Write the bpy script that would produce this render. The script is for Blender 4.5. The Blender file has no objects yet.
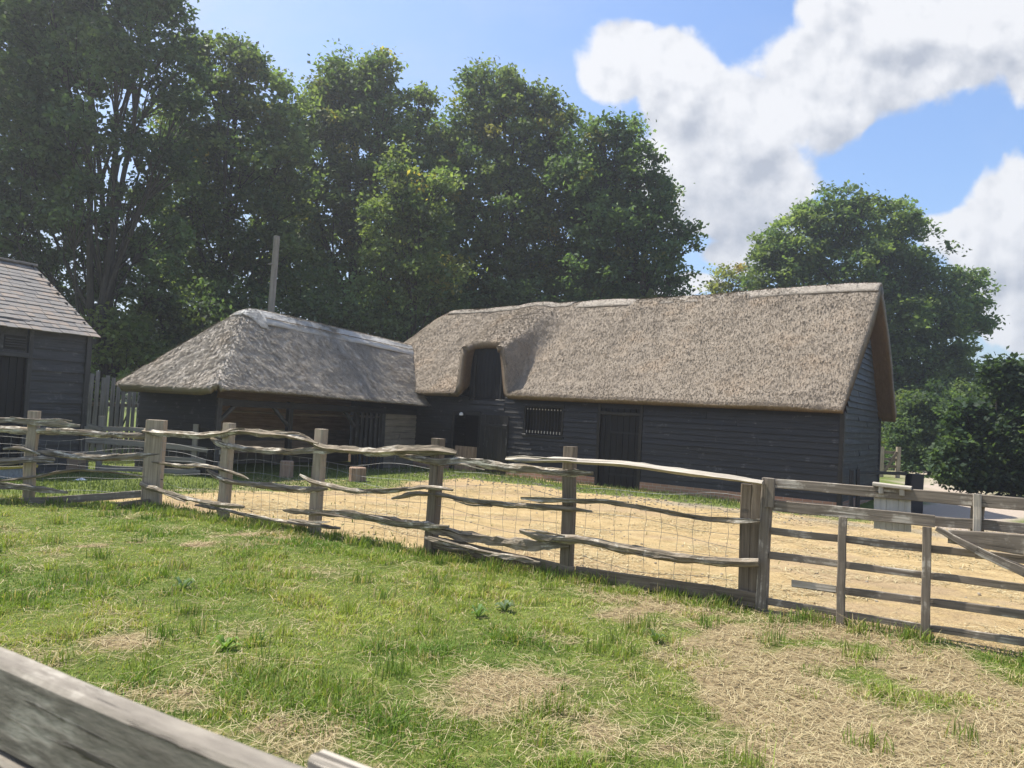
import bpy, math, random
import numpy as np
from mathutils import Vector

SC = bpy.context.scene
COL = SC.collection
R = math.radians
rng = np.random.default_rng(7)
random.seed(7)

# ------------------------------------------------------------------ camera
EYE = 1.9                      # eye height over the yard; the field stands 0.33 m above the yard
FPX, PITCH, ROLL = 769.0, R(2.09), R(3.15)
cF = np.array([0, math.cos(PITCH), math.sin(PITCH)])
_u = np.array([0, -math.sin(PITCH), math.cos(PITCH)]); _r = np.array([1.0, 0, 0])
cR = _r*math.cos(ROLL) + _u*math.sin(ROLL)
cU = _u*math.cos(ROLL) - _r*math.sin(ROLL)
CAMP = np.array([0, 0, EYE])
cd = bpy.data.cameras.new('camera'); cam = bpy.data.objects.new('camera', cd); COL.objects.link(cam)
cd.sensor_width = 36; cd.lens = 36*FPX/1024; cd.clip_start = .05; cd.clip_end = 6000
from mathutils import Matrix
M = Matrix(((cR[0], cU[0], -cF[0], 0), (cR[1], cU[1], -cF[1], 0), (cR[2], cU[2], -cF[2], EYE), (0, 0, 0, 1)))
cam.matrix_world = M
cd.dof.use_dof = True; cd.dof.focus_distance = 11; cd.dof.aperture_fstop = 7.0
SC.camera = cam

# ------------------------------------------------------------------ light
SUN_EL, SUN_AZ = R(61), math.atan2(.34, -.94)     # azimuth in the xy plane, from +x
sdir = Vector((math.cos(SUN_EL)*math.cos(SUN_AZ), math.cos(SUN_EL)*math.sin(SUN_AZ), math.sin(SUN_EL)))
ld = bpy.data.lights.new('sun', 'SUN'); ld.energy = 4.6; ld.angle = R(.6); ld.color = (1, .95, .87)
sun = bpy.data.objects.new('sun', ld); COL.objects.link(sun)
sun.rotation_euler = sdir.to_track_quat('Z', 'Y').to_euler(); sun.location = (0, 0, 60)
SC.view_settings.view_transform = 'Standard'; SC.view_settings.look = 'None'
SC.view_settings.exposure = .85; SC.view_settings.gamma = 1; SC.view_settings.use_curve_mapping = False
SC.render.engine = 'CYCLES'
SC.cycles.max_bounces = 6; SC.cycles.diffuse_bounces = 3; SC.cycles.transmission_bounces = 4; SC.cycles.transparent_max_bounces = 4
SC.cycles.use_denoising = True
SKY_STR = .13
HAZE = .0015

class NT:
    def __init__(s, tree): s.t = tree; s.n = tree.nodes; s.l = tree.links
    def node(s, typ, **k):
        n = s.n.new(typ)
        for a, b in k.items(): setattr(n, a, b)
        return n
    def put(s, sock, v):
        if hasattr(v, 'is_output'): s.l.new(v, sock)
        elif v is not None:
            if isinstance(v, tuple) and sock.type == 'RGBA' and len(v) == 3: v = v + (1,)
            sock.default_value = v
    def math(s, op, a, b=None, c=None, clamp=False):
        n = s.node('ShaderNodeMath', operation=op); n.use_clamp = clamp
        s.put(n.inputs[0], a)
        if b is not None: s.put(n.inputs[1], b)
        if c is not None: s.put(n.inputs[2], c)
        return n.outputs[0]
    def vmath(s, op, a, b=None):
        n = s.node('ShaderNodeVectorMath', operation=op); s.put(n.inputs[0], a)
        if b is not None: s.put(n.inputs[1], b)
        return n.outputs[0]
    def noise(s, vec, scale, detail=4, rough=.55, dim='3D'):
        n = s.node('ShaderNodeTexNoise', noise_dimensions=dim)
        if vec is not None: s.put(n.inputs['Vector'], vec)
        n.inputs['Scale'].default_value = scale; n.inputs['Detail'].default_value = detail; n.inputs['Roughness'].default_value = rough
        return n.outputs[0]
    def mix(s, f, a, b, typ='MIX'):
        n = s.node('ShaderNodeMix', data_type='RGBA', blend_type=typ)
        s.put(n.inputs[0], f); s.put(n.inputs[6], a); s.put(n.inputs[7], b)
        return n.outputs[2]
    def ramp(s, f, stops, interp='LINEAR'):
        n = s.node('ShaderNodeValToRGB'); n.color_ramp.interpolation = interp
        e = n.color_ramp.elements
        while len(e) < len(stops): e.new(.5)
        for x, (p, c) in zip(e, stops): x.position = p; x.color = (c + (1,)) if len(c) == 3 else c
        s.put(n.inputs[0], f); return n.outputs[0]
    def smooth(s, v, a, b):
        n = s.node('ShaderNodeMapRange', interpolation_type='SMOOTHSTEP'); n.clamp = True
        s.put(n.inputs[0], v); n.inputs[1].default_value = a; n.inputs[2].default_value = b
        return n.outputs[0]
    def attr(s, name, out='Vector'):
        n = s.node('ShaderNodeAttribute', attribute_name=name); return n.outputs[out]
    def comb(s, x, y, z):
        n = s.node('ShaderNodeCombineXYZ')
        for i, v in enumerate((x, y, z)): s.put(n.inputs[i], v)
        return n.outputs[0]
    def bump(s, h, strength=.5, dist=.01):
        n = s.node('ShaderNodeBump'); n.inputs['Strength'].default_value = strength; n.inputs['Distance'].default_value = dist
        s.put(n.inputs['Height'], h); return n.outputs[0]

def pray(x, y): return cF + cR*(x-512)/FPX - cU*(y-384)/FPX
def atz(x, y, z):
    d = pray(x, y); return CAMP + d*(z-EYE)/d[2]
def aty(x, y, Y):
    d = pray(x, y); return CAMP + d*Y/d[1]
def atpl(x, y, P, n):
    d = pray(x, y); n = np.array([n[0], n[1], 0.]); P = np.array([P[0], P[1], 0.])
    return CAMP + d*((P-CAMP)@n)/(d@n)
def proj(P):
    d = np.array(P)-CAMP; k = d@cF; return 512+FPX*(d@cR)/k, 384-FPX*(d@cU)/k

# ------------------------------------------------------------------ world: sky with cumulus, laid out by direction
W = bpy.data.worlds.new('World'); W.cycles.sampling_method = 'MANUAL'; W.cycles.sample_map_resolution = 512; SC.world = W; W.use_nodes = True
nt = NT(W.node_tree); nt.n.clear()
sky = nt.node('ShaderNodeTexSky', sky_type='NISHITA'); sky.sun_disc = False
sky.sun_elevation = SUN_EL; sky.sun_rotation = math.atan2(sdir.x, sdir.y)
sky.air_density = 1.3; sky.dust_density = 1.6; sky.ozone_density = 2.2
g = nt.node('ShaderNodeTexCoord').outputs['Generated']
sp = nt.node('ShaderNodeSeparateXYZ'); nt.put(sp.inputs[0], g)
yy = nt.math('MAXIMUM', nt.math('ABSOLUTE', sp.outputs[1]), .12)
uu = nt.math('DIVIDE', sp.outputs[0], yy); vv = nt.math('DIVIDE', sp.outputs[2], yy)
puv = nt.comb(uu, vv, 0)
def billow(p):
    v = nt.node('ShaderNodeTexVoronoi', feature='F1', voronoi_dimensions='2D'); nt.put(v.inputs['Vector'], p)
    v.inputs['Scale'].default_value = 13; v.inputs['Detail'].default_value = 2; v.inputs['Roughness'].default_value = .5
    v.normalize = True
    return nt.math('SUBTRACT', 1.0, v.outputs['Distance'])
def field(off):
    p = nt.vmath('ADD', puv, (off[0], off[1], 0))
    warp = nt.node('ShaderNodeTexNoise'); nt.put(warp.inputs['Vector'], p); warp.inputs['Scale'].default_value = 5; warp.inputs['Detail'].default_value = 2
    wv = nt.vmath('MULTIPLY', nt.vmath('SUBTRACT', warp.outputs['Color'], (.5, .5, .5)), (.09, .07, 0))
    p = nt.vmath('ADD', p, wv)
    s2 = nt.node('ShaderNodeSeparateXYZ'); nt.put(s2.inputs[0], p)
    out = None
    for (cx, cy, rx, ry) in [(620, 62, 50, 62), (672, 80, 66, 64), (735, 105, 80, 62), (700, 170, 95, 72), (775, 175, 60, 50), (735, 228, 52, 36),
                             (805, 90, 70, 62), (870, 75, 80, 56), (930, 70, 80, 48), (965, 45, 60, 56), (1010, 25, 84, 60), (880, 8, 80, 30), (1060, 50, 60, 70), (845, 100, 60, 50),
                             (985, 245, 62, 48), (1040, 225, 80, 72), (1010, 285, 62, 34), (690, 288, 34, 12), (1000, 325, 26, 26), (1035, 330, 44, 34), (730, 262, 44, 18),
                             (650, 295, 40, 10)]:
        d = pray(cx, cy); u0, v0 = d[0]/d[1], d[2]/d[1]
        a = nt.math('MULTIPLY', nt.math('SUBTRACT', s2.outputs[0], u0), FPX/rx); b = nt.math('MULTIPLY', nt.math('SUBTRACT', s2.outputs[1], v0), FPX/ry)
        q = nt.math('SUBTRACT', 1.0, nt.math('SQRT', nt.math('ADD', nt.math('MULTIPLY', a, a), nt.math('MULTIPLY', b, b))))
        out = q if out is None else nt.math('SMOOTH_MAX', out, q, .25)
    n1 = nt.noise(p, 6, 8, .58, '2D')
    return nt.math('ADD', out, nt.math('ADD', nt.math('MULTIPLY', nt.math('SUBTRACT', n1, .5), 1.15), nt.math('MULTIPLY', nt.math('SUBTRACT', billow(p), .55), .55)))
f0 = field((0, 0)); f1 = field((-.035, .065))
bn = nt.math('ADD', nt.math('MULTIPLY', nt.math('SUBTRACT', nt.noise(puv, 13, 6, .55, '2D'), nt.noise(nt.vmath('ADD', puv, (-.012, .018, 0)), 13, 6, .55, '2D')), .8), nt.math('MULTIPLY', nt.math('SUBTRACT', billow(puv), billow(nt.vmath('ADD', puv, (-.010, .015, 0)))), .55))
alpha = nt.smooth(f0, .03, .27)
lit = nt.math('SUBTRACT', 1.0, nt.math('MULTIPLY', nt.smooth(f1, .1, 1.1), .8))
lit2 = nt.math('ADD', lit, nt.math('MULTIPLY', bn, 2.1), clamp=True)
front = nt.math('GREATER_THAN', sp.outputs[1], 0)
generic = nt.smooth(nt.noise(nt.vmath('MULTIPLY', g, (1, 1, 2.2)), 3.2, 8, .58), .52, .68)   # scattered cloud for the rest of the sky
alpha = nt.math('ADD', nt.math('MULTIPLY', alpha, front), nt.math('MULTIPLY', generic, nt.math('SUBTRACT', 1, front)))
wisp = nt.smooth(nt.noise(nt.vmath('MULTIPLY', puv, (1, 1.9, 1)), 2.3, 7, .62), .38, .85)
leftveil = nt.smooth(uu, .35, -.75)
veil = nt.math('ADD', nt.math('MULTIPLY', wisp, nt.math('MULTIPLY_ADD', leftveil, .75, .22)), nt.math('MULTIPLY', leftveil, .34), clamp=True)
K = 1/SKY_STR/(2**.83)
cloudcol = nt.mix(lit2, (.50*K, .535*K, .61*K, 1), (.93*K, .935*K, .955*K, 1))
veilcol = (.66*K, .74*K, .90*K, 1)
skyc = nt.mix(1.0, sky.outputs[0], (.66, .745, .90, 1), 'MULTIPLY')
c1 = nt.mix(veil, skyc, veilcol)
c2 = nt.mix(nt.math('MULTIPLY', alpha, .96), c1, cloudcol)
bg = nt.node('ShaderNodeBackground'); nt.put(bg.inputs[0], c2); bg.inputs[1].default_value = SKY_STR
wo = nt.node('ShaderNodeOutputWorld'); nt.l.new(bg.outputs[0], wo.inputs[0])

# ------------------------------------------------------------------ numpy noise
def _h(ix, iy, iz):
    n = (ix*374761393 + iy*668265263 + iz*2147483647) & 0xffffffff
    n = ((n ^ (n >> 13))*1274126177) & 0xffffffff
    return ((n ^ (n >> 16)) & 0xffff)/65535.0
def vnoise(x, y, z=0.0):
    x = np.asarray(x, float); y = np.asarray(y, float); z = np.zeros_like(x)+z
    ix, iy, iz = np.floor(x).astype(np.int64), np.floor(y).astype(np.int64), np.floor(z).astype(np.int64)
    fx, fy, fz = x-ix, y-iy, z-iz
    fx = fx*fx*(3-2*fx); fy = fy*fy*(3-2*fy); fz = fz*fz*(3-2*fz)
    r = 0
    for a in (0, 1):
        for b in (0, 1):
            for c in (0, 1):
                r = r + _h(ix+a, iy+b, iz+c)*(fx if a else 1-fx)*(fy if b else 1-fy)*(fz if c else 1-fz)
    return r
def fbm(x, y, z=0.0, o=4):
    r = 0; a = 1; t = 0
    for i in range(o):
        r = r + a*vnoise(np.asarray(x)*2**i+17*i, np.asarray(y)*2**i+5*i, np.asarray(z)*2**i); t += a; a *= .5
    return r/t
def sstep(x, a, b):
    t = np.clip((x-a)/(b-a), 0, 1); return t*t*(3-2*t)

# ------------------------------------------------------------------ mesh helpers
class MB:
    def __init__(s): s.v = []; s.f = []; s.g = []; s.n = 0; s.mi = []
    def add(s, V, F, G=None, m=0):
        V = [tuple(map(float, p)) for p in V]
        s.v += V; s.f += [tuple(i+s.n for i in q) for q in F]; s.mi += [m]*len(F)
        s.g += ([tuple(map(float, q)) for q in G] if G is not None else [(p[0], p[1], p[2]) for p in V]); s.n += len(V)
    def build(s, name, mat, parent=None, smooth=False):
        off = np.array(parent_world(parent))
        me = bpy.data.meshes.new(name)
        me.from_pydata([(p[0]-off[0], p[1]-off[1], p[2]-off[2]) for p in s.v], [], s.f); 
        for m in (mat if isinstance(mat, (list, tuple)) else [mat]): me.materials.append(m)
        if any(s.mi): me.polygons.foreach_set('material_index', s.mi)
        a = me.attributes.new('gc', 'FLOAT_VECTOR', 'POINT'); a.data.foreach_set('vector', np.array(s.g, 'f').ravel())
        if smooth: me.polygons.foreach_set('use_smooth', [True]*len(me.polygons))
        me.update()
        o = bpy.data.objects.new(name, me); COL.objects.link(o)
        if parent is not None: o.parent = parent
        return o
def parent_world(p):
    r = Vector((0, 0, 0))
    while p is not None: r = r + p.location; p = p.parent
    return r
def big_mesh(name, V, F, mat, parent=None, col=None, smooth=False, extra=None):
    """V (n,3), F (m,3|4) arrays; col: per-vertex rgb"""
    off = np.array(parent_world(parent)); V = np.asarray(V, 'f')-off.astype('f'); F = np.asarray(F, 'i')
    me = bpy.data.meshes.new(name); k = F.shape[1]
    me.vertices.add(len(V)); me.vertices.foreach_set('co', V.ravel())
    me.loops.add(F.size); me.loops.foreach_set('vertex_index', F.ravel())
    me.polygons.add(len(F)); me.polygons.foreach_set('loop_start', np.arange(0, F.size, k, dtype='i'))
    me.polygons.foreach_set('loop_total', np.full(len(F), k, 'i'))
    if smooth: me.polygons.foreach_set('use_smooth', np.ones(len(F), bool))
    if col is not None:
        a = me.attributes.new('col', 'FLOAT_COLOR', 'POINT')
        c = np.ones((len(V), 4), 'f'); c[:, :3] = col; a.data.foreach_set('color', c.ravel())
    for nm, arr in (extra or {}).items():
        a = me.attributes.new(nm, 'FLOAT', 'POINT'); a.data.foreach_set('value', np.asarray(arr, 'f'))
    me.materials.append(mat); me.update(calc_edges=True); me.validate()
    o = bpy.data.objects.new(name, me); COL.objects.link(o)
    if parent is not None: o.parent = parent
    return o
def tag(o, label=None, cat=None, group=None, kind=None):
    if label: o['label'] = label
    if cat: o['category'] = cat
    if group: o['group'] = group
    if kind: o['kind'] = kind
    return o
def thing(name, loc, label, cat, group=None):
    o = bpy.data.objects.new(name, None); COL.objects.link(o); o.location = Vector(tuple(map(float, loc))); o.empty_display_size = .2
    return tag(o, label, cat, group)
def nrm(v): v = np.array(v, float); return v/np.linalg.norm(v)

def plank(mb, p0, p1, w, t, up=(0, 0, 1), seg=3, jit=.003, ch=.006, m=0, taper=1.0, point=0):
    """a sawn or split timber with chamfered edges: w across, t thick; 'up' is roughly the direction of w"""
    p0, p1 = np.array(p0, float), np.array(p1, float); d = nrm(p1-p0); L = np.linalg.norm(p1-p0)
    a = np.array(up, float); a = nrm(a-d*(a@d)); b = np.cross(d, a)
    hw, ht = w/2, t/2; c = min(ch, hw*.5, ht*.5)
    pr = [(hw-c, ht), (hw, ht-c), (hw, -ht+c), (hw-c, -ht), (-hw+c, -ht), (-hw, -ht+c), (-hw, ht-c), (-hw+c, ht)]
    V = []; G = []; F = []; o = random.uniform(0, 50)
    for i in range(seg+1):
        q = i/seg; k = 1+(taper-1)*q
        ja, jb = random.gauss(0, jit), random.gauss(0, jit)
        for (x, y) in pr:
            x2, y2 = x*k+ja+random.gauss(0, jit*.3), y*k+jb+random.gauss(0, jit*.3)
            V.append(p0+d*L*q+a*x2+b*y2); G.append((o+L*q, o+x, o+y))
    for i in range(seg):
        for j in range(8):
            F.append((i*8+j, i*8+(j+1) % 8, (i+1)*8+(j+1) % 8, (i+1)*8+j))
    F.append(tuple(range(7, -1, -1))); F.append(tuple(seg*8+j for j in range(8)))
    mb.add(V, F, G, m)

def cleft(mb, pts, w, t, taper0=.5, taper1=.5, jit=.12, m=0, step=.05):
    """a riven rail: irregular wavy pole along pts; w = height, t = thickness"""
    w *= .84; t *= .95; taper0 = max(taper0, .42); taper1 = max(taper1, .42); jit *= 1.25
    P = np.array(pts, float); seg = np.linalg.norm(np.diff(P, axis=0), axis=1); s = np.concatenate([[0], np.cumsum(seg)]); L = s[-1]
    n = max(6, int(L/step)); q = np.linspace(0, L, n+1)
    # smooth the trace a little
    Q = np.stack([np.interp(q, s, P[:, i]) for i in range(3)], 1)
    for _ in range(2): Q[1:-1] = (Q[:-2]+2*Q[1:-1]+Q[2:])/4
    sd = random.uniform(0, 90); k = 8
    ang = np.linspace(0, 2*math.pi, k, endpoint=False)
    base = 1+np.array([random.uniform(-.38, .34) for _ in range(k)])
    V = []; G = []; F = []
    for i in range(n+1):
        d = nrm(Q[min(i+1, n)]-Q[max(i-1, 0)]); up = nrm(np.array([0, 0, 1.])-d*d[2]); si = np.cross(d, up)
        x = q[i]; e = min(1, x/.35+taper0, (L-x)/.35+taper1)
        tw = .5*(vnoise(np.array([x*.8]), np.array([sd]))[0]-.5)
        for j in range(k):
            A = ang[j]+tw
            rr = base[j]*(1+jit*2.6*(vnoise(np.array([x*9]), np.array([sd+j*1.7]))[0]-.5)+jit*(random.random()-.5)*.7)*(1+.5*(vnoise(np.array([x*1.6]), np.array([sd+3]))[0]-.5))
            V.append(Q[i]+up*.012*(vnoise(np.array([x*6]), np.array([sd+9]))[0]-.5)+e*rr*(up*math.sin(A)*w/2+si*math.cos(A)*t/2)); G.append((sd+x, sd+math.sin(A)*.04, math.cos(A)*.04))
    for i in range(n):
        for j in range(k):
            F.append((i*k+j, i*k+(j+1) % k, (i+1)*k+(j+1) % k, (i+1)*k+j))
    F.append(tuple(range(k-1, -1, -1))); F.append(tuple(n*k+j for j in range(k)))
    mb.add(V, F, G, m)

def tube(mb, pts, r, k=6, m=0, cap=True):
    P = [np.array(p, float) for p in pts]; n = len(P); rr = r if isinstance(r, (list, tuple, np.ndarray)) else [r]*n
    V = []; G = []; F = []; L = 0; o = random.uniform(0, 50)
    a = None
    for i in range(n):
        d = nrm(P[min(i+1, n-1)]-P[max(i-1, 0)])
        if a is None: a = nrm(np.cross(d, (0, 0, 1) if abs(d[2]) < .9 else (1, 0, 0)))
        a = nrm(a-d*(a@d)); b = np.cross(d, a)
        if i: L += np.linalg.norm(P[i]-P[i-1])
        for j in range(k):
            A = 2*math.pi*j/k; V.append(P[i]+rr[i]*(a*math.cos(A)+b*math.sin(A))); G.append((o+L, rr[i]*math.cos(A)+o, rr[i]*math.sin(A)))
    for i in range(n-1):
        for j in range(k): F.append((i*k+j, i*k+(j+1) % k, (i+1)*k+(j+1) % k, (i+1)*k+j))
    if cap: F.append(tuple(range(k-1, -1, -1))); F.append(tuple((n-1)*k+j for j in range(k)))
    mb.add(V, F, G, m)
def quadbox(mb, c, ex, ey, ez, m=0):
    """box from centre and three half vectors"""
    c, ex, ey, ez = (np.array(q, float) for q in (c, ex, ey, ez))
    V = [c+sx*ex+sy*ey+sz*ez for sx in (-1, 1) for sy in (-1, 1) for sz in (-1, 1)]
    F = [(0, 1, 3, 2), (4, 6, 7, 5), (0, 4, 5, 1), (2, 3, 7, 6), (0, 2, 6, 4), (1, 5, 7, 3)]
    mb.add(V, F, None, m)

# ------------------------------------------------------------------ materials
def newmat(name):
    m = bpy.data.materials.new(name); m.use_nodes = True; t = NT(m.node_tree); t.n.clear()
    b = t.node('ShaderNodeBsdfPrincipled'); o = t.node('ShaderNodeOutputMaterial'); t.l.new(b.outputs[0], o.inputs[0])
    b.inputs['Specular IOR Level'].default_value = .3
    return m, t, b, o
def wood(name, dark, light, rough=.8, along=2.2, across=45, patch=None, patchcol=(.5, .48, .45), bump=.5, bd=.004, spec=.25):
    m, t, b, o = newmat(name)
    gc = t.attr('gc')
    v = t.vmath('MULTIPLY', gc, (along, across, across))
    n = t.noise(v, 1, 6, .62)
    n2 = t.noise(gc, 2.4, 4, .6)
    f = t.math('ADD', t.math('MULTIPLY', n, .7), t.math('MULTIPLY', n2, .3))
    c = t.ramp(f, [(.3, dark), (.7, light)])
    crack = t.smooth(t.noise(t.vmath('MULTIPLY', gc, (along*.45, across*1.9, across*1.9)), 1, 3, .5), .36, .30)
    c = t.mix(t.math('MULTIPLY', crack, .75), c, tuple(x*.22 for x in dark))
    if patch is not None:
        p = t.smooth(t.noise(gc, 3.1, 5, .7), patch, patch+.10)
        p = t.math('MULTIPLY', p, t.smooth(n, .4, .62))
        c = t.mix(p, c, patchcol)
    t.put(b.inputs['Base Color'], c); b.inputs['Roughness'].default_value = rough; b.inputs['Specular IOR Level'].default_value = spec
    t.put(b.inputs['Normal'], t.bump(t.math('SUBTRACT', n, t.math('MULTIPLY', crack, .8)), bump, bd))
    return m
M_rail = wood('riven_chestnut', (.05, .040, .028), (.44, .37, .28), patch=.50, patchcol=(.66, .61, .51), bump=1.0, bd=.022, across=44, along=4.5, spec=.08, rough=.95)
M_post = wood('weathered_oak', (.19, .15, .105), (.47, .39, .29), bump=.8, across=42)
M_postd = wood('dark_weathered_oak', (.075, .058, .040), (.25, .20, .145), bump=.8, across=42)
M_gate = wood('sawn_gate_timber', (.095, .078, .058), (.28, .235, .185), patch=.52, patchcol=(.50, .45, .37), bump=.8)
M_white = wood('bleached_timber', (.22, .19, .15), (.60, .54, .45), bump=.9, bd=.01, spec=.1)
M_board = wood('bleached_notice_board', (.33, .31, .27), (.60, .56, .49), along=1.5, across=20, bump=.4)
M_tar = wood('tarred_weatherboard', (.0035, .003, .0028), (.023, .021, .0195), along=1.1, across=22, rough=.48, patch=.57, patchcol=(.09, .087, .083), bump=.9, bd=.006, spec=.45)
M_tar2 = wood('worn_and_skylit_weatherboard', (.017, .016, .016), (.072, .068, .067), along=1.1, across=22, rough=.55, patch=.55, patchcol=(.12, .115, .11), bump=.6, bd=.004, spec=.4)  # worn tar; on the barn gable its paler tone stands in for sky light
M_door = wood('tarred_door_boards', (.005, .005, .006), (.013, .0135, .016), along=1, across=14, rough=.6, bump=.3)
M_brownwood = wood('brown_interior_boards', (.16, .10, .065), (.42, .30, .21), along=1.3, across=20, bump=.5)
M_palewood = wood('pale_plank_wall', (.13, .105, .08), (.30, .255, .20), along=1.3, across=20, bump=.5)
M_pale = wood('grey_paling', (.14, .135, .125), (.36, .35, .32), along=1.6, across=30, bump=.5)
M_barwood = wood('window_bar', (.30, .28, .25), (.5, .47, .43), bump=.3)
M_fore = wood('grey_top_rail', (.13, .112, .09), (.32, .285, .23), along=9, across=45, patch=.56, patchcol=(.38, .345, .285), bump=1.0, bd=.003)
M_pole = wood('pole_timber', (.15, .13, .105), (.34, .305, .255), along=1, across=26)
M_bark = wood('bark', (.02, .018, .014), (.075, .065, .05), along=4, across=16, bump=1, bd=.03)

def thatch_mat(name, c0, c1, c2, warm, ax=(-.83, .56)):
    m, t, b, o = newmat(name)
    tc = t.node('ShaderNodeTexCoord').outputs['Object']
    n1 = t.noise(tc, 38, 6, .8); n2 = t.noise(tc, 1.0, 5, .62); n3 = t.noise(t.vmath('MULTIPLY', tc, (1, 1, .4)), 16, 7, .75)
    spx = t.node('ShaderNodeSeparateXYZ'); t.put(spx.inputs[0], tc)
    al = t.math('ADD', t.math('MULTIPLY', spx.outputs[0], ax[0]), t.math('MULTIPLY', spx.outputs[1], ax[1]))
    comb_ = t.noise(t.comb(t.math('MULTIPLY', al, 42), t.math('MULTIPLY', spx.outputs[2], 5), 0), 1, 5, .7)
    streak = t.noise(t.comb(t.math('MULTIPLY', al, 1.7), t.math('MULTIPLY', spx.outputs[2], .35), 3), 1, 5, .65)
    f = t.math('ADD', t.math('MULTIPLY', n1, .33), t.math('ADD', t.math('MULTIPLY', n2, .14), t.math('ADD', t.math('MULTIPLY', n3, .20), t.math('MULTIPLY', comb_, .37))))
    c = t.ramp(f, [(.33, c0), (.51, c1), (.74, c2)])
    c = t.mix(t.math('MULTIPLY', t.smooth(n2, .5, .72), .55), c, warm)
    moss = t.smooth(t.noise(tc, .55, 6, .7), .56, .72)
    c = t.mix(t.math('MULTIPLY', moss, .35), c, tuple(x*.62 for x in c1))
    c = t.mix(t.math('MULTIPLY', t.smooth(streak, .5, .66), .42), c, tuple(x*.58 for x in c1))
    col = t.attr('col', 'Color')
    c = t.mix(1.0, c, col, 'MULTIPLY')
    t.put(b.inputs['Base Color'], c); b.inputs['Roughness'].default_value = .9; b.inputs['Specular IOR Level'].default_value = .12
    h = t.math('ADD', t.math('MULTIPLY', n1, .7), t.math('MULTIPLY', n3, .8))
    t.put(b.inputs['Normal'], t.bump(h, 1.0, .04))
    return m
M_thatch = thatch_mat('thatch_barn', (.115, .095, .075), (.28, .236, .185), (.47, .40, .32), (.33, .25, .175))
M_thatch2 = thatch_mat('thatch_shed', (.16, .145, .125), (.44, .40, .345), (.70, .65, .58), (.34, .28, .21), ax=(.485, .875))
M_cap = thatch_mat('thatch_ridge_cap', (.22, .19, .155), (.38, .335, .28), (.50, .45, .385), (.42, .35, .27))
M_cap2 = thatch_mat('thatch_ridge_cap_grey', (.36, .345, .32), (.56, .54, .50), (.70, .68, .63), (.50, .45, .39))

def simple(name, col, rough=.8, nscale=20, var=.25, bump=.3, bd=.01, metal=0):
    m, t, b, o = newmat(name)
    tc = t.node('ShaderNodeTexCoord').outputs['Object']
    n = t.noise(tc, nscale, 5, .6)
    t.put(b.inputs['Base Color'], t.ramp(n, [(.3, tuple(x*(1-var) for x in col)), (.7, tuple(min(1, x*(1+var)) for x in col))]))
    b.inputs['Roughness'].default_value = rough; b.inputs['Metallic'].default_value = metal
    t.put(b.inputs['Normal'], t.bump(n, bump, bd)); return m
M_wire = simple('galvanised_wire', (.27, .265, .25), .7, metal=.15)
M_black = simple('black_painted_timber', (.014, .015, .019), .5)
M_darkin = simple('interior_shade', (.02, .018, .016), .9)  # near-black, painted as the shade inside openings
M_yellow = simple('yellow_edge', (.55, .38, .05), .6)
M_slab = simple('pale_slab', (.34, .33, .31), .8)
M_paper = simple('white_scrap', (.75, .76, .78), .6, var=.05)
M_lamp = simple('white_enamel', (.7, .7, .7), .3, var=.03)

def brick_mat():
    m, t, b, o = newmat('red_brick')
    gc = t.attr('gc')
    n = t.node('ShaderNodeTexBrick'); t.put(n.inputs['Vector'], gc); n.inputs['Scale'].default_value = 1
    n.inputs['Brick Width'].default_value = .225; n.inputs['Row Height'].default_value = .075; n.inputs['Mortar Size'].default_value = .007
    n.inputs['Color1'].default_value = (.30, .13, .08, 1); n.inputs['Color2'].default_value = (.42, .22, .14, 1); n.inputs['Mortar'].default_value = (.38, .34, .29, 1)
    v = t.noise(gc, 6, 5, .7)
    t.put(b.inputs['Base Color'], t.mix(t.math('MULTIPLY', v, .6), n.outputs[0], (.30, .25, .2, 1))); b.inputs['Roughness'].default_value = .9
    return m
M_brick = brick_mat()

def slate_mat():
    m, t, b, o = newmat('stone_tiles')
    gc = t.attr('gc'); n = t.noise(gc, 1.2, 5, .65); n2 = t.noise(gc, 14, 4, .6); col = t.attr('gc')
    c = t.ramp(n, [(.3, (.15, .14, .13)), (.5, (.26, .235, .205)), (.60, (.34, .26, .19)), (.75, (.28, .265, .25))])
    c = t.mix(t.math('MULTIPLY', n2, .5), c, (.16, .155, .155, 1))
    t.put(b.inputs['Base Color'], c); b.inputs['Roughness'].default_value = .6
    t.put(b.inputs['Normal'], t.bump(n2, .5, .01)); return m
M_slate = slate_mat()

def leaf_mat(name, trans=.48):
    m, t, b, o = newmat(name); col = t.attr('col', 'Color')
    b.inputs['Roughness'].default_value = .62; b.inputs['Specular IOR Level'].default_value = .25
    t.put(b.inputs['Base Color'], col)
    tr = t.node('ShaderNodeBsdfTranslucent'); t.put(tr.inputs[0], t.mix(1.0, col, (1.5, 1.55, .7, 1), 'MULTIPLY'))
    mx = t.node('ShaderNodeMixShader'); mx.inputs[0].default_value = trans
    t.l.new(b.outputs[0], mx.inputs[1]); t.l.new(tr.outputs[0], mx.inputs[2]); t.l.new(mx.outputs[0], o.inputs[0]); return m
M_leaf = leaf_mat('leaves'); M_grass = leaf_mat('grass_blades', .3); M_straw = leaf_mat('dry_straw', .12)

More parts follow.
